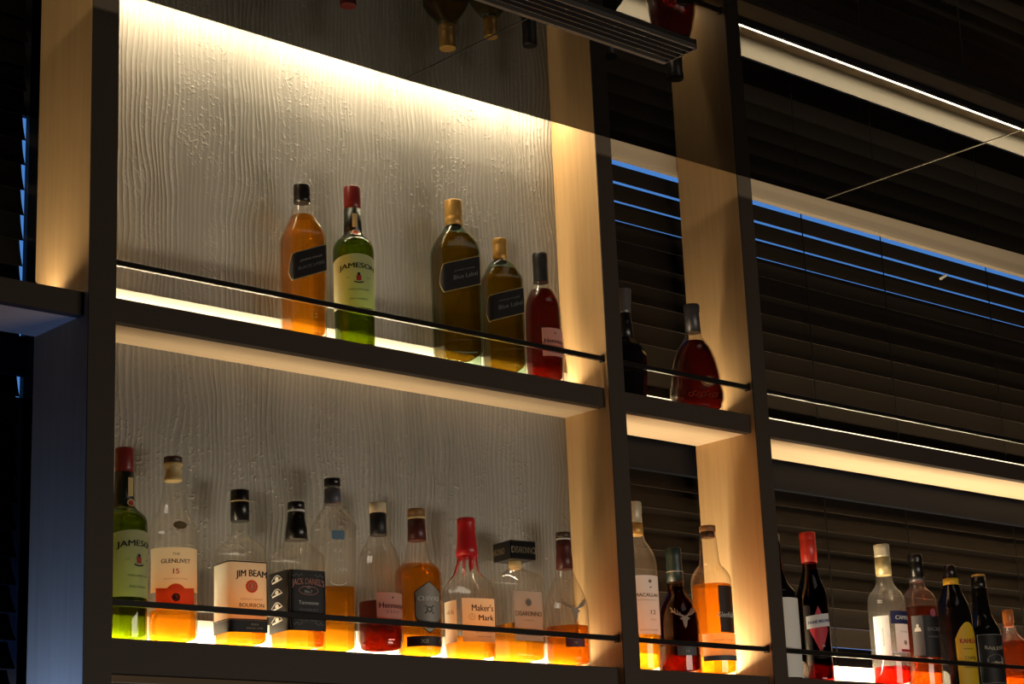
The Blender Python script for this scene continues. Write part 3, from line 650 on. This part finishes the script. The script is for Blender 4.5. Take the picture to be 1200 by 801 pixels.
 {'key':'cream_cap_clear','x':3.3532,'y':0.0565,'shelf':2,'phi':32,'kind':'round','A':0.0386,'B':0.0386,'n':9,'glass':[[0.0,0.0386],[0.1606,0.0386],[0.1746,0.0377],[0.1887,0.0332],[0.1993,0.0245],[0.2099,0.0182],[0.2293,0.0164]],'caps':[['cap','cream_cap',[[0.2641,0.0163],[0.2695,0.0157],[0.2712,0.0163],[0.2784,0.0157],[0.2801,0.0163],[0.289,0.0163],[0.2909,0.0154]]],['cap_skirt','gold_pale',[[0.227,0.0164],[0.2641,0.0163]]]],'labels':[{'m':'label_white','s':0.012,'w':0.04,'shape':'rect','text':[['Campari',0.014,0.1072,0.022,0.0035,'ink_soft',{}]],'z':[0.0658,0.1227],'mz':[['seal_dark',0.014,0.0847,0.009,0.009]]},{'m':'navy','s':0.014,'w':0.06,'shape':'rect','text':[['CAMPARI',0.017,0.1357,0.046,0.0084,'white_ink',{'bold':0.04}]],'z':[0.1227,0.1488]},{'m':'label_white','s':-0.036,'w':0.034,'shape':'rect','z':[0.0555,0.1401],'text':[]},{'m':'red_paint','s':0.014,'w':0.026,'shape':'rect','z':[0.0658,0.071],'text':[]}],'liq':['campari',0.0387],'prints':[['SERVE OVER ICE AND ORANGE',-0.033,0.0968,0.036,0.003,'ink',{'vertical':1}]]},
 {'key':'black_cap_rum','x':3.4636,'y':0.0565,'shelf':2,'phi':20,'kind':'round','A':0.0373,'B':0.0373,'n':9,'glass':[[0.0,0.0363],[0.0047,0.0363],[0.1602,0.0373],[0.1763,0.037],[0.1888,0.0338],[0.1996,0.0267],[0.2085,0.0178],[0.2211,0.0149]],'caps':[['cap','black',[[0.2297,0.0156],[0.2585,0.0156],[0.2641,0.0139],[0.2657,0.0156],[0.2765,0.0156],[0.2784,0.0149]]],['ring','pewter',[[0.2208,0.0153],[0.2297,0.0158]]]],'labels':[{'m':'label_black','s':0.008,'w':0.056,'shape':'rect','text':[['BACARDI',0.02,0.1185,0.04,0.008,'grey_ink',{'bold':0.01}],['RESERVA',0.016,0.1027,0.03,0.0035,'grey_ink',{}]],'z':[0.0606,0.1467]},{'m':'label_slate','s':-0.02,'w':0.024,'shape':'rect','z':[0.0641,0.1467],'text':[],'mz':[['portrait',-0.02,0.122,0.014,0.016]]}],'liq':['rum',0.1673],'marks':[['pink_seal',0.016,0.152,0.015,0.017]]},
 {'key':'yellow_label_dark','x':3.5821,'y':0.0565,'shelf':2,'phi':48,'kind':'round','A':0.0386,'B':0.0386,'n':9,'glass':[[0.0,0.0384],[0.0089,0.0384],[0.1383,0.0386],[0.1564,0.0376],[0.1728,0.0353],[0.1928,0.0281],[0.2074,0.0217],[0.222,0.017]],'caps':[['cap','black',[[0.2365,0.0145],[0.2623,0.013],[0.2654,0.0109]]],['neck_band','yellow',[[0.2216,0.0168],[0.2362,0.0163]]]],'labels':[{'m':'yellow','s':-0.004,'w':0.06,'shape':'arch','k':0.022,'text':[['KAHLÚA',-0.002,0.0997,0.046,0.01,'red_ink',{'bold':0.03}],['THE ORIGINAL',-0.006,0.0828,0.026,0.0022,'ink',{}],['COFFEE',-0.002,0.064,0.032,0.007,'ink',{}],['LIQUEUR',-0.002,0.0463,0.036,0.007,'ink',{}]],'z':[-0.0016,0.1392]}],'liq':None,'glassmat':'black_glass'},
 {'key':'cream_liqueur','x':3.6834,'y':0.0565,'shelf':2,'phi':36,'kind':'round','A':0.0379,'B':0.0379,'n':9,'glass':[[0.0,0.0379],[0.0124,0.0379],[0.1182,0.0379],[0.1347,0.0349],[0.1494,0.0276],[0.166,0.0211],[0.1937,0.018],[0.2215,0.0165]],'caps':[['cap','gold_cap',[[0.2473,0.0153],[0.2492,0.0153],[0.2521,0.0143]]],['cap_skirt','black',[[0.2193,0.0165],[0.2473,0.0151]]]],'labels':[{'m':'label_black','s':-0.004,'w':0.066,'shape':'rect','border':'grey_ink','text':[['BAILEYS',-0.002,0.0904,0.044,0.0075,'cream_ink',{'arch':-4,'bold':0.01}]],'z':[0.0164,0.1176],'mz':[['landscape',-0.002,0.0614,0.042,0.03]]}],'liq':None,'glassmat':'black_glass'},
 {'key':'amber_stopper','x':3.7806,'y':0.0565,'shelf':2,'phi':20,'kind':'round','A':0.0383,'B':0.0383,'n':9,'glass':[[0.0,0.0383],[0.0159,0.0383],[0.0971,0.0383],[0.1083,0.0354],[0.1194,0.0261],[0.1306,0.0168],[0.1455,0.013]],'caps':[['cap','amber_plastic',[[0.1443,0.0112],[0.1518,0.0102],[0.1535,0.0121],[0.1787,0.0121],[0.1816,0.0112]]]],'labels':[],'liq':['rum',0.112]},
]

# ------------------------------------------------------------------ lettering: unit meshes of every string
def gather():
    seen = {}
    for B in BOTTLES:
        for L in B['labels']:
            for t in L['text']:
                o = t[6]
                seen[t[0], o.get('bold', 0)] = None
        for t in B.get('prints', ()):
            seen[t[0], 0] = None
    for s in ('ORIGINALE', 'DISARONNO'):
        seen[s, .008] = None
    objs = []
    for (s, bold) in seen:
        cu = bpy.data.curves.new('lettering', 'FONT')
        cu.body = s
        cu.size = 1.0
        cu.resolution_u = 3
        o = bpy.data.objects.new('lettering', cu)
        COL.objects.link(o)
        objs.append((s, bold, o, cu))
    dg = bpy.context.evaluated_depsgraph_get()
    out = {}
    for s, bold, o, cu in objs:
        me = o.evaluated_get(dg).to_mesh()
        vs = [tuple(v.co) for v in me.vertices]
        fs = [tuple(p.vertices) for p in me.polygons]
        o.evaluated_get(dg).to_mesh_clear()
        xs = [v[0] for v in vs]
        ys = [v[1] for v in vs]
        cap = 0.73
        cx = (min(xs) + max(xs)) / 2
        wd = max(xs) - min(xs)
        if bold:                      # heavier strokes: the string set three times, a hair apart
            n = len(vs)
            base, bf = list(vs), list(fs)
            for k in (-1, 1):
                q = len(vs)
                vs += [(v[0] + k * bold * 1.3, v[1] + k * bold * .35, 0) for v in base]
                fs += [tuple(i + q for i in f) for f in bf]
        out[s, bold] = ([((x - cx) / wd, (y - cap / 2) / cap) for x, y, z in [(v[0], v[1], 0) for v in vs]], fs)
    for s, bold, o, cu in objs:
        bpy.data.objects.remove(o)
        bpy.data.curves.remove(cu)
    return out
TEXT = gather()

# ------------------------------------------------------------------ bottles
class Shape:
    """radius of the bottle wall by direction and height; the front faces local -y"""
    def __init__(self, d):
        self.d = d
        self.kind = d['kind']
        self.A, self.B, self.n = d['A'], d['B'], d['n']
        self.prof = d['glass']
        self.hm = max(h for z, h in self.prof)
        self.hn = self.prof[-1][1]
        K = 360
        self.th = [2 * PI * k / K for k in range(K + 1)]
        pts = [self.at_scale(t, self.hm) for t in self.th]
        self.arc = [0.0]
        for p, q in zip(pts, pts[1:]):
            self.arc.append(self.arc[-1] + math.hypot(p[0] - q[0], p[1] - q[1]))
    def body_r(self, t):
        if self.kind == 'round':
            return self.hm
        c, s = abs(math.cos(t)) / self.A, abs(math.sin(t)) / self.B
        n = self.n if self.kind == 'rect' else 2
        return (c ** n + s ** n) ** (-1.0 / n)
    def at_scale(self, t, h, grow=0.0):
        k = h / self.hm
        if self.kind == 'round':
            r = h
        else:
            u = max(0.0, min(1.0, (h - self.hn) / max(1e-6, self.hm - self.hn)))
            u = u * u * (3 - 2 * u)
            r = (1 - u) * h + u * self.body_r(t) * k
        r += grow
        return (r * math.cos(t), r * math.sin(t))
    def h(self, z):
        p = self.prof
        if z <= p[0][0]:
            return p[0][1]
        for (za, ha), (zb, hb) in zip(p, p[1:]):
            if z <= zb:
                return ha + (hb - ha) * (z - za) / max(1e-9, zb - za)
        return p[-1][1]
    def theta(self, s, z):
        """direction at arc length s (metres, to the right) from the middle of the front"""
        k = self.h(z) / self.hm
        tot = self.arc[-1]
        a = (self.arc_at(1.5 * PI) + s / max(k, .05)) % tot
        lo, hi = 0, len(self.arc) - 1
        while hi - lo > 1:
            m = (lo + hi) // 2
            if self.arc[m] > a:
                hi = m
            else:
                lo = m
        f = (a - self.arc[lo]) / max(1e-9, self.arc[hi] - self.arc[lo])
        return self.th[lo] + f * (self.th[hi] - self.th[lo])
    def arc_at(self, t):
        x = t / (2 * PI) * (len(self.arc) - 1)
        i = int(x)
        return self.arc[i]
    def surf(self, s, z, off):
        t = self.theta(s, z)
        x, y = self.at_scale(t, self.h(z), off)
        return (x, y, z)

def smooth_profile(p, sub=3):
    """Catmull-Rom through the measured profile, so shoulders come out round"""
    out = []
    n = len(p)
    for i in range(n - 1):
        p0, p1, p2, p3 = p[max(0, i - 1)], p[i], p[i + 1], p[min(n - 1, i + 2)]
        st = sub if (p2[0] - p1[0]) < .06 else 1
        for k in range(st):
            t = k / st
            z = p1[0] + (p2[0] - p1[0]) * t
            m1 = (p2[1] - p0[1]) / max(1e-6, p2[0] - p0[0]) * (p2[0] - p1[0])
            m2 = (p3[1] - p1[1]) / max(1e-6, p3[0] - p1[0]) * (p2[0] - p1[0])
            h = (2 * t ** 3 - 3 * t ** 2 + 1) * p1[1] + (t ** 3 - 2 * t ** 2 + t) * m1 + (-2 * t ** 3 + 3 * t ** 2) * p2[1] + (t ** 3 - t ** 2) * m2
            h = max(min(p1[1], p2[1]), min(max(p1[1], p2[1]), h))
            out.append([z, h])
    out.append(list(p[-1]))
    return out

def loft(name, sh, rings, mat, parent, grow=0.0, bottom=True, topcap=True, N=48, smooth=True, circ=False):
    vs, fs = [], []
    for z, h in rings:
        for k in range(N):
            t = 2 * PI * (k + .5) / N
            if circ:
                x, y = (h + grow) * math.cos(t), (h + grow) * math.sin(t)
            else:
                x, y = sh.at_scale(t, h, grow)
            vs.append((x, y, z))
    m = len(rings)
    for i in range(m - 1):
        for k in range(N):
            a, b_ = i * N + k, i * N + (k + 1) % N
            fs.append((a, b_, b_ + N, a + N))
    if bottom:
        fs.append(tuple(range(N - 1, -1, -1)))
    if topcap:
        fs.append(tuple((m - 1) * N + k for k in range(N)))
    o = mesh_obj(name, vs, fs, mat, parent)
    if smooth:
        me = o.data
        me.polygons.foreach_set('use_smooth', [len(p.vertices) == 4 for p in me.polygons])
    return o

def patch(name, sh, s0, w, z0, z1, mat, parent, shape='rect', slope=0.0, k=0.0, off=0.0006, grow=0.0, cols=28):
    """a label: columns along the wall between a lower and an upper outline"""
    vs, fs = [], []
    a, b_ = s0 - w / 2 - grow, s0 + w / 2 + grow
    for i in range(cols + 1):
        s = a + (b_ - a) * i / cols
        u = (s - s0) / (w / 2 + grow)
        lo, hi = z0 - grow, z1 + grow
        d = slope * (s - s0)
        lo, hi = lo + d, hi + d
        mid = (lo + hi) / 2
        H = (hi - lo) / 2
        if shape == 'arch':
            hi -= k * u * u * 1.6
        elif shape == 'crown':
            hi += k * (max(0.0, 1 - (u / .42) ** 2) - .35 * (1 - abs(u)))
        elif shape == 'shield':
            e = max(0.0, abs(u) - .55) / .45
            lo = mid - H * (1 - .62 * abs(u) ** 1.6)
            hi = mid + H * (.80 + .20 * max(0, 1 - abs(u) / .5) - .22 * e)
        elif shape == 'diamond':
            lo, hi = mid - H * (1 - abs(u)) - 1e-5, mid + H * (1 - abs(u)) + 1e-5
        elif shape == 'tag':
            if u < -.70:
                q = (u + 1.0) / .30
                lo, hi = mid - H * (.10 + .90 * q), mid + H * (.10 + .90 * q)
        elif shape == 'oval':
            q = math.sqrt(max(0.0, 1 - u * u))
            lo, hi = mid - H * q - 1e-5, mid + H * q + 1e-5
        for r in range(4):
            z = lo + (hi - lo) * r / 3
            vs.append(sh.surf(s, max(.002, z), off))
    for i in range(cols):
        for r in range(3):
            q = 4 * i + r
            fs.append((q, q + 4, q + 5, q + 1))
    return mesh_obj(name, vs, fs, mat, parent, smooth=True)

def letter(sh, t, parent, slope=0.0, off=0.0012, name='lettering'):
    s, s0, z0, w, h, mat, o = t
    pts, fs = TEXT[s, o.get('bold', 0)]
    vs = []
    for x, y in pts:
        if o.get('vertical'):
            ss, zz = s0 - y * h, z0 + x * w
        else:
            ss = s0 + x * w
            zz = z0 + y * h - o.get('arch', 0) * .001 * (2 * x) ** 2 * .8 + o.get('arch', 0) * .0004
            zz += slope * (ss - s0)
        vs.append(sh.surf(ss, zz, off))
    return mesh_obj(name, vs, fs, mat, parent)

# small flat figures (emblems) as polygons in (s, z)
def disc(cx, cz, rx, rz, n=20):
    return [[(cx + rx * math.cos(2 * PI * k / n), cz + rz * math.sin(2 * PI * k / n)) for k in range(n)]]
def ring(cx, cz, rx, rz, w, n=24):
    out = []
    for k in range(n):
        a, b_ = 2 * PI * k / n, 2 * PI * (k + 1) / n
        out.append([(cx + (rx - w) * math.cos(a), cz + (rz - w) * math.sin(a)), (cx + rx * math.cos(a), cz + rz * math.sin(a)),
                    (cx + rx * math.cos(b_), cz + rz * math.sin(b_)), (cx + (rx - w) * math.cos(b_), cz + (rz - w) * math.sin(b_))])
    return out
def ribbon(pts, w0, w1=None):
    out = []
    w1 = w0 if w1 is None else w1
    n = len(pts) - 1
    for i, (p, q) in enumerate(zip(pts, pts[1:])):
        dx, dz = q[0] - p[0], q[1] - p[1]
        L = math.hypot(dx, dz) or 1
        nx, nz = -dz / L, dx / L
        a = (w0 + (w1 - w0) * i / n) / 2
        b_ = (w0 + (w1 - w0) * (i + 1) / n) / 2
        out.append([(p[0] - nx * a, p[1] - nz * a), (q[0] - nx * b_, q[1] - nz * b_), (q[0] + nx * b_, q[1] + nz * b_), (p[0] + nx * a, p[1] + nz * a)])
    return out
def rect(cx, cz, w, h):
    return [[(cx - w / 2, cz - h / 2), (cx + w / 2, cz - h / 2), (cx + w / 2, cz + h / 2), (cx - w / 2, cz + h / 2)]]

EXTRA = 0.0      # labels pasted over labels stand a little further out

def figure(name, sh, polys, mat, parent, off=.0013, thick=0.0):
    off += EXTRA
    vs, fs = [], []
    for p in polys:
        o = len(vs)
        for s, z in p:
            vs.append(sh.surf(s, max(.002, z), off))
        fs.append(tuple(range(o, o + len(p))))
        if thick:
            o2 = len(vs)
            for s, z in p:
                vs.append(sh.surf(s, max(.002, z), off + thick))
            n = len(p)
            fs.append(tuple(range(o2, o2 + n)))
            for k in range(n):
                fs.append((o + k, o + (k + 1) % n, o2 + (k + 1) % n, o2 + k))
    return mesh_obj(name, vs, fs, mat, parent)

def mark(kind, sh, s, z, w, h, parent):
    F = lambda n, p, m, **k: figure(n, sh, p, m, parent, **k)
    if kind == 'crest':
        F('crest', rect(s, z - .001, w * .62, h * .62), 'red_ink')
        F('crest_ribbon', ribbon([(s - w * .6, z - h * .48), (s - w * .3, z - h * .58), (s, z - h * .6), (s + w * .3, z - h * .58), (s + w * .6, z - h * .48)], .0022), 'ink')
        F('crest_top', disc(s, z + h * .42, w * .2, h * .14) + rect(s, z + h * .3, w * .36, .0018), 'ink')
    elif kind == 'rosette':
        F('rosette', [[(s + (w / 2 if k % 2 else w * .43) * math.cos(PI * k / 16), z + (h / 2 if k % 2 else h * .43) * math.sin(PI * k / 16)) for k in range(32)]], 'orange_red')
        F('rosette_ring', ring(s, z, w * .30, h * .30, .0010), 'cream_ink', off=.0019)
        F('rosette_letter', ribbon([(s - w * .05, z - h * .17), (s - w * .05, z + h * .17), (s + w * .12, z + h * .08), (s - w * .05, z), (s + w * .12, z - h * .09), (s - w * .05, z - h * .17)], .0010), 'cream_ink', off=.0019)
    elif kind == 'rosette_grey':
        F('rosette', [[(s + (w / 2 if k % 2 else w * .36) * math.cos(PI * k / 10), z + (h / 2 if k % 2 else h * .36) * math.sin(PI * k / 10)) for k in range(20)]], 'ink_soft')
    elif kind == 'seal':
        F('seal', disc(s, z, w / 2, h / 2), 'maroon_dark')
        F('seal_ring', ring(s, z, w * .36, h * .36, .0007), 'red_ink', off=.0018)
    elif kind == 'seal_dark':
        F('seal', ring(s, z, w / 2, h / 2, .0018) + disc(s, z, w * .22, h * .22), 'ink')
    elif kind == 'oval_seal':
        F('oval_seal', disc(s, z, w / 2, h / 2, 24), 'gold_dark_metal', thick=.0015, off=.0002)
    elif kind == 'neck_seal':
        F('neck_seal', disc(s, z, w / 2, h / 2), 'red_ink')
        F('neck_seal_ring', ring(s, z, w / 2, h / 2, .0018), 'label_gold', off=.0019)
    elif kind == 'dot':
        F('emblem', disc(s, z, w / 2, h / 2, 12), 'ink_soft')
    elif kind == 'frame_lines':
        x0, x1, z0, z1 = s - w / 2, s + w / 2, z - h / 2, z + h / 2
        F('label_frame', ribbon([(x0, z0), (x1, z0), (x1, z1), (x0, z1), (x0, z0)], .0008), 'grey_ink')
        for sx in (-1, 1):
            F('scroll', ribbon([(s + sx * w * .16 + sx * w * .28 * q / 8, z0 + .005 + .0022 * math.sin(q * 1.6)) for q in range(9)], .0008), 'grey_ink')
            F('scroll', ribbon([(s + sx * w * .16 + sx * w * .28 * q / 8, z1 - .004 + .0022 * math.sin(q * 1.6)) for q in range(9)], .0008), 'grey_ink')
    elif kind == 'curl':
        F('side_scroll', ribbon([(s - w / 2 + w * q / 10, z - h * .1 + h * .5 * math.sin(PI * q / 10)) for q in range(11)], .0011) + ribbon([(s - w * .42, z - h * .25), (s + w * .42, z - h * .05)], .0024) + disc(s, z + h * .08, w * .16, h * .2, 12), 'white_ink')
    elif kind == 'outline':
        n = 40
        for zz in (z - h / 2, z + h / 2):
            F('label_outline', ribbon([(s - w / 2 + w * q / n, zz) for q in range(n + 1)], .0022), 'ink')
        F('label_outline', ribbon([(s - w / 2, z - h / 2), (s - w / 2, z + h / 2)], .0022) + ribbon([(s + w / 2, z - h / 2), (s + w / 2, z + h / 2)], .0022), 'ink')
    elif kind == 'oval_ring':
        F('oval_ring', ring(s, z, w / 2, h / 2, .0008), 'pale_red')
    elif kind == 'arc':
        F('etched_arc', ribbon([(s + w / 2 * math.cos(PI + PI * q / 12), z + h / 2 * math.sin(PI + PI * q / 12)) for q in range(13)], .0014), 'frost_ink')
    elif kind == 'banner':
        F('banner', [[(s - w / 2, z - h / 2 - .001), (s, z - h / 2 + .001), (s + w / 2, z - h / 2 - .001), (s + w / 2, z + h / 2 - .001), (s, z + h / 2 + .001), (s - w / 2, z + h / 2 - .001)]], 'ink', off=.0010)
    elif kind == 'knot':
        F('knot', ring(s, z, w * .34, h * .36, .0016) + ribbon([(s - w / 2, z - h / 2), (s + w / 2, z + h / 2)], .0018) + ribbon([(s - w / 2, z + h / 2), (s + w / 2, z - h / 2)], .0018), 'ink')
    elif kind == 'ring_mark':
        F('ring_mark', ring(s, z, w / 2, h / 2, .0008) + ribbon([(s - w * .2, z - h * .2), (s, z + h * .25), (s + w * .2, z - h * .2)], .0007), 'label_gold_ink')
    elif kind == 'stag':
        head = [(s, z - h * .48), (s + w * .055, z - h * .36), (s + w * .09, z - h * .12), (s + w * .20, z - h * .02), (s + w * .10, z + h * .02), (s + w * .05, z + h * .06),
                (s - w * .05, z + h * .06), (s - w * .10, z + h * .02), (s - w * .20, z - h * .02), (s - w * .09, z - h * .12), (s - w * .055, z - h * .36)]
        P = [head]
        for q in (-1, 1):
            P += ribbon([(s + q * w * .03, z + h * .05), (s + q * w * .16, z + h * .13), (s + q * w * .34, z + h * .20), (s + q * w * .44, z + h * .34), (s + q * w * .50, z + h * .50)], .0034, .0014)
            P += ribbon([(s + q * w * .16, z + h * .13), (s + q * w * .19, z + h * .26)], .0022, .0009)
            P += ribbon([(s + q * w * .26, z + h * .17), (s + q * w * .27, z + h * .36)], .0024, .0009)
            P += ribbon([(s + q * w * .36, z + h * .22), (s + q * w * .34, z + h * .46)], .0022, .0009)
            P += ribbon([(s + q * w * .40, z + h * .28), (s + q * w * .52, z + h * .30)], .0020, .0009)
        F('stag_emblem', P, 'silver', off=.0008, thick=.0022)
    elif kind == 'medallion':
        F('medallion', disc(s, z, w / 2, h / 2, 28), 'label_gold', off=.0008, thick=.0020)
        F('medallion_ring', ring(s, z, w / 2, h / 2, .0022), 'maroon', off=.003, thick=.0010)
    elif kind == 'vines':
        P = []
        for q in range(7):
            x = s - w / 2 + w * q / 6
            P += ring(x, z + h * .2 * math.sin(q * 2.1), .0048, .0044, .0012, 14)
            P += ribbon([(x, z - h * .3), (x + .004, z + h * .1), (x + .009, z + h * .32)], .0018, .0008)
        F('grape_vines', P, 'cognac_relief', off=.0004, thick=.0016)
    elif kind == 'portrait':
        F('portrait', disc(s, z + h * .24, w * .20, h * .20, 14) + [[(s - w / 2, z - h / 2), (s + w / 2, z - h / 2), (s + w * .36, z - h * .05), (s, z + h * .08), (s - w * .36, z - h * .05)]], 'white_ink')
    elif kind == 'pink_seal':
        F('pink_seal', disc(s, z, w / 2, h / 2, 18), 'pink')
    elif kind == 'landscape':
        F('landscape', disc(s, z, w / 2, h / 2, 26), 'grey_ink')
        F('landscape_hills', [[(s - w * .42, z - h * .15), (s - w * .1, z - h * .38), (s + w * .3, z - h * .28), (s + w * .42, z - h * .02), (s + w * .15, z - h * .06), (s - w * .1, z + h * .04)]], 'cream_ink', off=.0019)
        F('landscape_trees', disc(s + w * .08, z + h * .1, w * .12, h * .16, 12) + disc(s - w * .16, z + h * .02, w * .08, h * .1, 10), 'ink', off=.0022)

plain('cognac_relief', (0.16, 0.030, 0.016), 0.12)

INFO = {
 'square_black_label': ('square amber bottle with a slanted black label, leftmost on the upper shelf', 'whisky_bottle'),
 'green_upper': ('green glass bottle with dark red cap and cream label on the upper shelf', 'whisky_bottle'),
 'large_green_tint': ('larger of the two gold-capped square bottles with slanted black labels, upper shelf', 'whisky_bottle'),
 'small_green_tint': ('smaller gold-capped square bottle beside the dark red cognac, upper shelf', 'whisky_bottle'),
 'red_brown_upper': ('full dark red bottle with black cap and pinkish label beside the upright, upper shelf', 'cognac_bottle'),
 'black_decanter': ('black faceted decanter half hidden behind the upright in the narrow bay', 'liqueur_bottle'),
 'teardrop_decanter': ('teardrop-shaped dark red decanter with round medallion in the narrow bay', 'cognac_bottle'),
 'green_lower': ('green glass bottle with cream label at the left end of the lower shelf', 'whisky_bottle'),
 'clear_cork': ('clear round bottle with dark-topped cork and orange red band, lower shelf', 'whisky_bottle'),
 'cream_label_square': ('clear square bottle with black cap and large cream label, lower shelf', 'whisky_bottle'),
 'black_label_square': ('clear square bottle with large black label on two faces, lower shelf', 'whisky_bottle'),
 'tall_clear_faceted': ('tall clear angular bottle with small blue label, half full of amber, lower shelf', 'whisky_bottle'),
 'red_brown_lower': ('half-empty dark red bottle with cream cap and pinkish label, lower shelf', 'cognac_bottle'),
 'shield_label': ('full amber bottle with silver shield label and maroon neck, lower shelf', 'whisky_bottle'),
 'red_wax': ('squat bottle with dripping red wax over its neck, lower shelf', 'whisky_bottle'),
 'square_stopper': ('square bottle with a wide black block stopper and grey label, lower shelf', 'liqueur_bottle'),
 'stag_clear': ('clear bottle with maroon neck and silver stag head, half full of amber, lower shelf', 'whisky_bottle'),
 'white_label_tall': ('tall clear bottle with cream cap and white label in the narrow bay', 'whisky_bottle'),
 'stag_dark': ('dark red bottle with green cap and silver stag head in the narrow bay', 'whisky_bottle'),
 'amber_round': ('amber bottle with brown stopper beside the lit upright in the narrow bay', 'whisky_bottle'),
 'white_body': ('white bottle with black shoulders half hidden behind the upright, right bay', 'liqueur_bottle'),
 'red_cap_dark': ('slim dark ruby bottle with bright red cap and red diamond label', 'liqueur_bottle'),
 'cream_cap_clear': ('clear bottle with pale gold cap, navy and white labels and red liquid', 'liqueur_bottle'),
 'black_cap_rum': ('black-capped bottle of dark rum with black label and pink seal', 'rum_bottle'),
 'yellow_label_dark': ('black bottle with yellow neck band and tall yellow label', 'liqueur_bottle'),
 'cream_liqueur': ('black bottle with gold-topped cap and oval landscape picture on its label', 'liqueur_bottle'),
 'amber_stopper': ('dark amber bottle with orange stopper, rightmost on the lower shelf', 'rum_bottle'),
}


def build_bottle(d):
    label, name = INFO[d['key']]
    T = T1 if d['shelf'] == 1 else T2
    az = math.atan2(EYE.y - d['y'], EYE.x - d['x'])
    rz = az + math.radians(d['phi']) + PI / 2
    root = empty(name, (d['x'], d['y'], T + .0006), rz, label, 'bottle', 'bottles on the upper shelf' if d['shelf'] == 1 else 'bottles on the lower shelf')
    gm = d.get('glassmat', 'glass')
    prof = smooth_profile(d['glass'])
    d['glass'] = prof
    sh = Shape(d)
    # round the foot
    foot = [[0.0, prof[0][1] * .90], [.0012, prof[0][1] * .965], [.004, prof[0][1]]]
    rings = foot + [p for p in prof if p[0] > .005]
    flat = d.get('faceted')
    body = loft('glass_body', sh, rings, gm, root, topcap=False, N=64 if not flat else 10, smooth=not flat)
    if d['liq']:
        mat, lz = d['liq']
        z0 = d.get('liq_foot', .007)
        lr = [[z0, sh.h(z0) * .80], [z0 + .002, sh.h(z0) * .93 - .001], [z0 + .005, sh.h(z0 + .005) - .0026]]
        lr += [[p[0], p[1] - .0026] for p in prof if z0 + .006 < p[0] < lz - .001]
        lr.append([lz, sh.h(lz) - .0026])
        lr = [[z, max(.003, h)] for z, h in lr]
        lq = loft('liquid', sh, lr, mat, root, N=48)
    for part, mat, pr in d['caps']:
        pr = sorted(pr, key=lambda p: p[0])
        rr = [[pr[0][0], pr[0][1] * .86]] + pr + [[pr[-1][0] + .0001, pr[-1][1] * .8]]
        loft(part, sh, rr, mat, root, N=32, circ=True)
    if d.get('blockcap'):
        zt, zb, hw = d['block_z']
        a = d['A'] * d['block_k']
        bm = box_data(-a, a, -a, a, zb, zt, .0015)
        me = bpy.data.meshes.new('stopper')
        bm.to_mesh(me)
        bm.free()
        me.materials.append(M['black'])
        st = link('stopper', me, root)
        bsh = Shape(dict(kind='rect', A=a, B=a, n=30, glass=[[0, a], [1, a]]))
        bsh.h = lambda z: a
        bsh.hn = 0
        for s0 in (0, -2 * a):
            letter(bsh, ['DISARONNO', s0, (zt + zb) / 2, a * 1.5, (zt - zb) * .36, 'gold_soft', dict(bold=.008)], st, off=.0008)
    if d.get('wax'):
        # dripping skirt of the wax
        zb = min(p[0] for p in d['caps'][0][2])
        vs, fs = [], []
        N = 160
        front = -PI / 2 - math.radians(d['phi'])          # towards the bar
        runs = [(-72, .046, 5), (-50, .010, 9), (-18, .006, 8), (16, .030, 5), (30, .012, 6), (62, .022, 5), (110, .035, 6), (150, .02, 8), (200, .03, 6), (250, .016, 9)]
        for k in range(N):
            t = 2 * PI * k / N
            a = math.degrees(t - front)
            dr = .003 + .0015 * math.sin(5 * t)
            for a0, ln, wd in runs:
                q = abs((a - a0 + 180) % 360 - 180) / wd
                if q < 1.6:
                    dr = max(dr, ln * math.sqrt(max(0, 1 - (q / 1.6) ** 2)) ** .5 if q < 1.55 else dr)
            for i in range(7):
                z = zb + .004 - (dr + .004) * i / 6
                x, y = sh.at_scale(t, sh.h(z), .0017 if i < 6 else .0004)
                vs.append((x, y, z))
        for k in range(N):
            for i in range(6):
                a, b_ = 7 * k + i, 7 * ((k + 1) % N) + i
                fs.append((a, a + 1, b_ + 1, b_))
        mesh_obj('wax_drips', vs, fs, 'wax_red', root, smooth=True)
    global EXTRA
    for li, L in enumerate(d['labels']):
        EXTRA = .0005 * li
        z0, z1 = L['z']
        shape = L.get('shape', 'rect')
        slope = L.get('slope', 0.0)
        if L['m'] == 'none':
            for t in L['text']:
                letter(sh, t, root, slope, .0006)
            continue
        src = sh
        off = .0006 + EXTRA
        if L.get('neck'):
            off = .0010
        cols = 28 if L['w'] < .15 else 60
        if L.get('border'):
            lb = patch('label', src, L['s'], L['w'], z0, z1, L['border'], root, shape, slope, L.get('k', 0), off * .8, .0016, cols)
            fa = patch('label_face', src, L['s'], L['w'], z0, z1, L['m'], lb, shape, slope, L.get('k', 0), off * 1.4, 0, cols)
        else:
            lb = patch('label', src, L['s'], L['w'], z0, z1, L['m'], root, shape, slope, L.get('k', 0), off, 0, cols)
        for t in L['text']:
            letter(sh, t, lb, slope, .0012 + EXTRA)
        for mk in L.get('mz', ()):
            mark(mk[0], sh, *mk[1:], lb)
    EXTRA = 0.0
    for t in d.get('prints', ()):
        letter(sh, t, root, 0, .0028)
    for mk in d.get('marks', ()):
        mark(mk[0], sh, *mk[1:], root)
    return root

for d in BOTTLES:
    build_bottle(d)
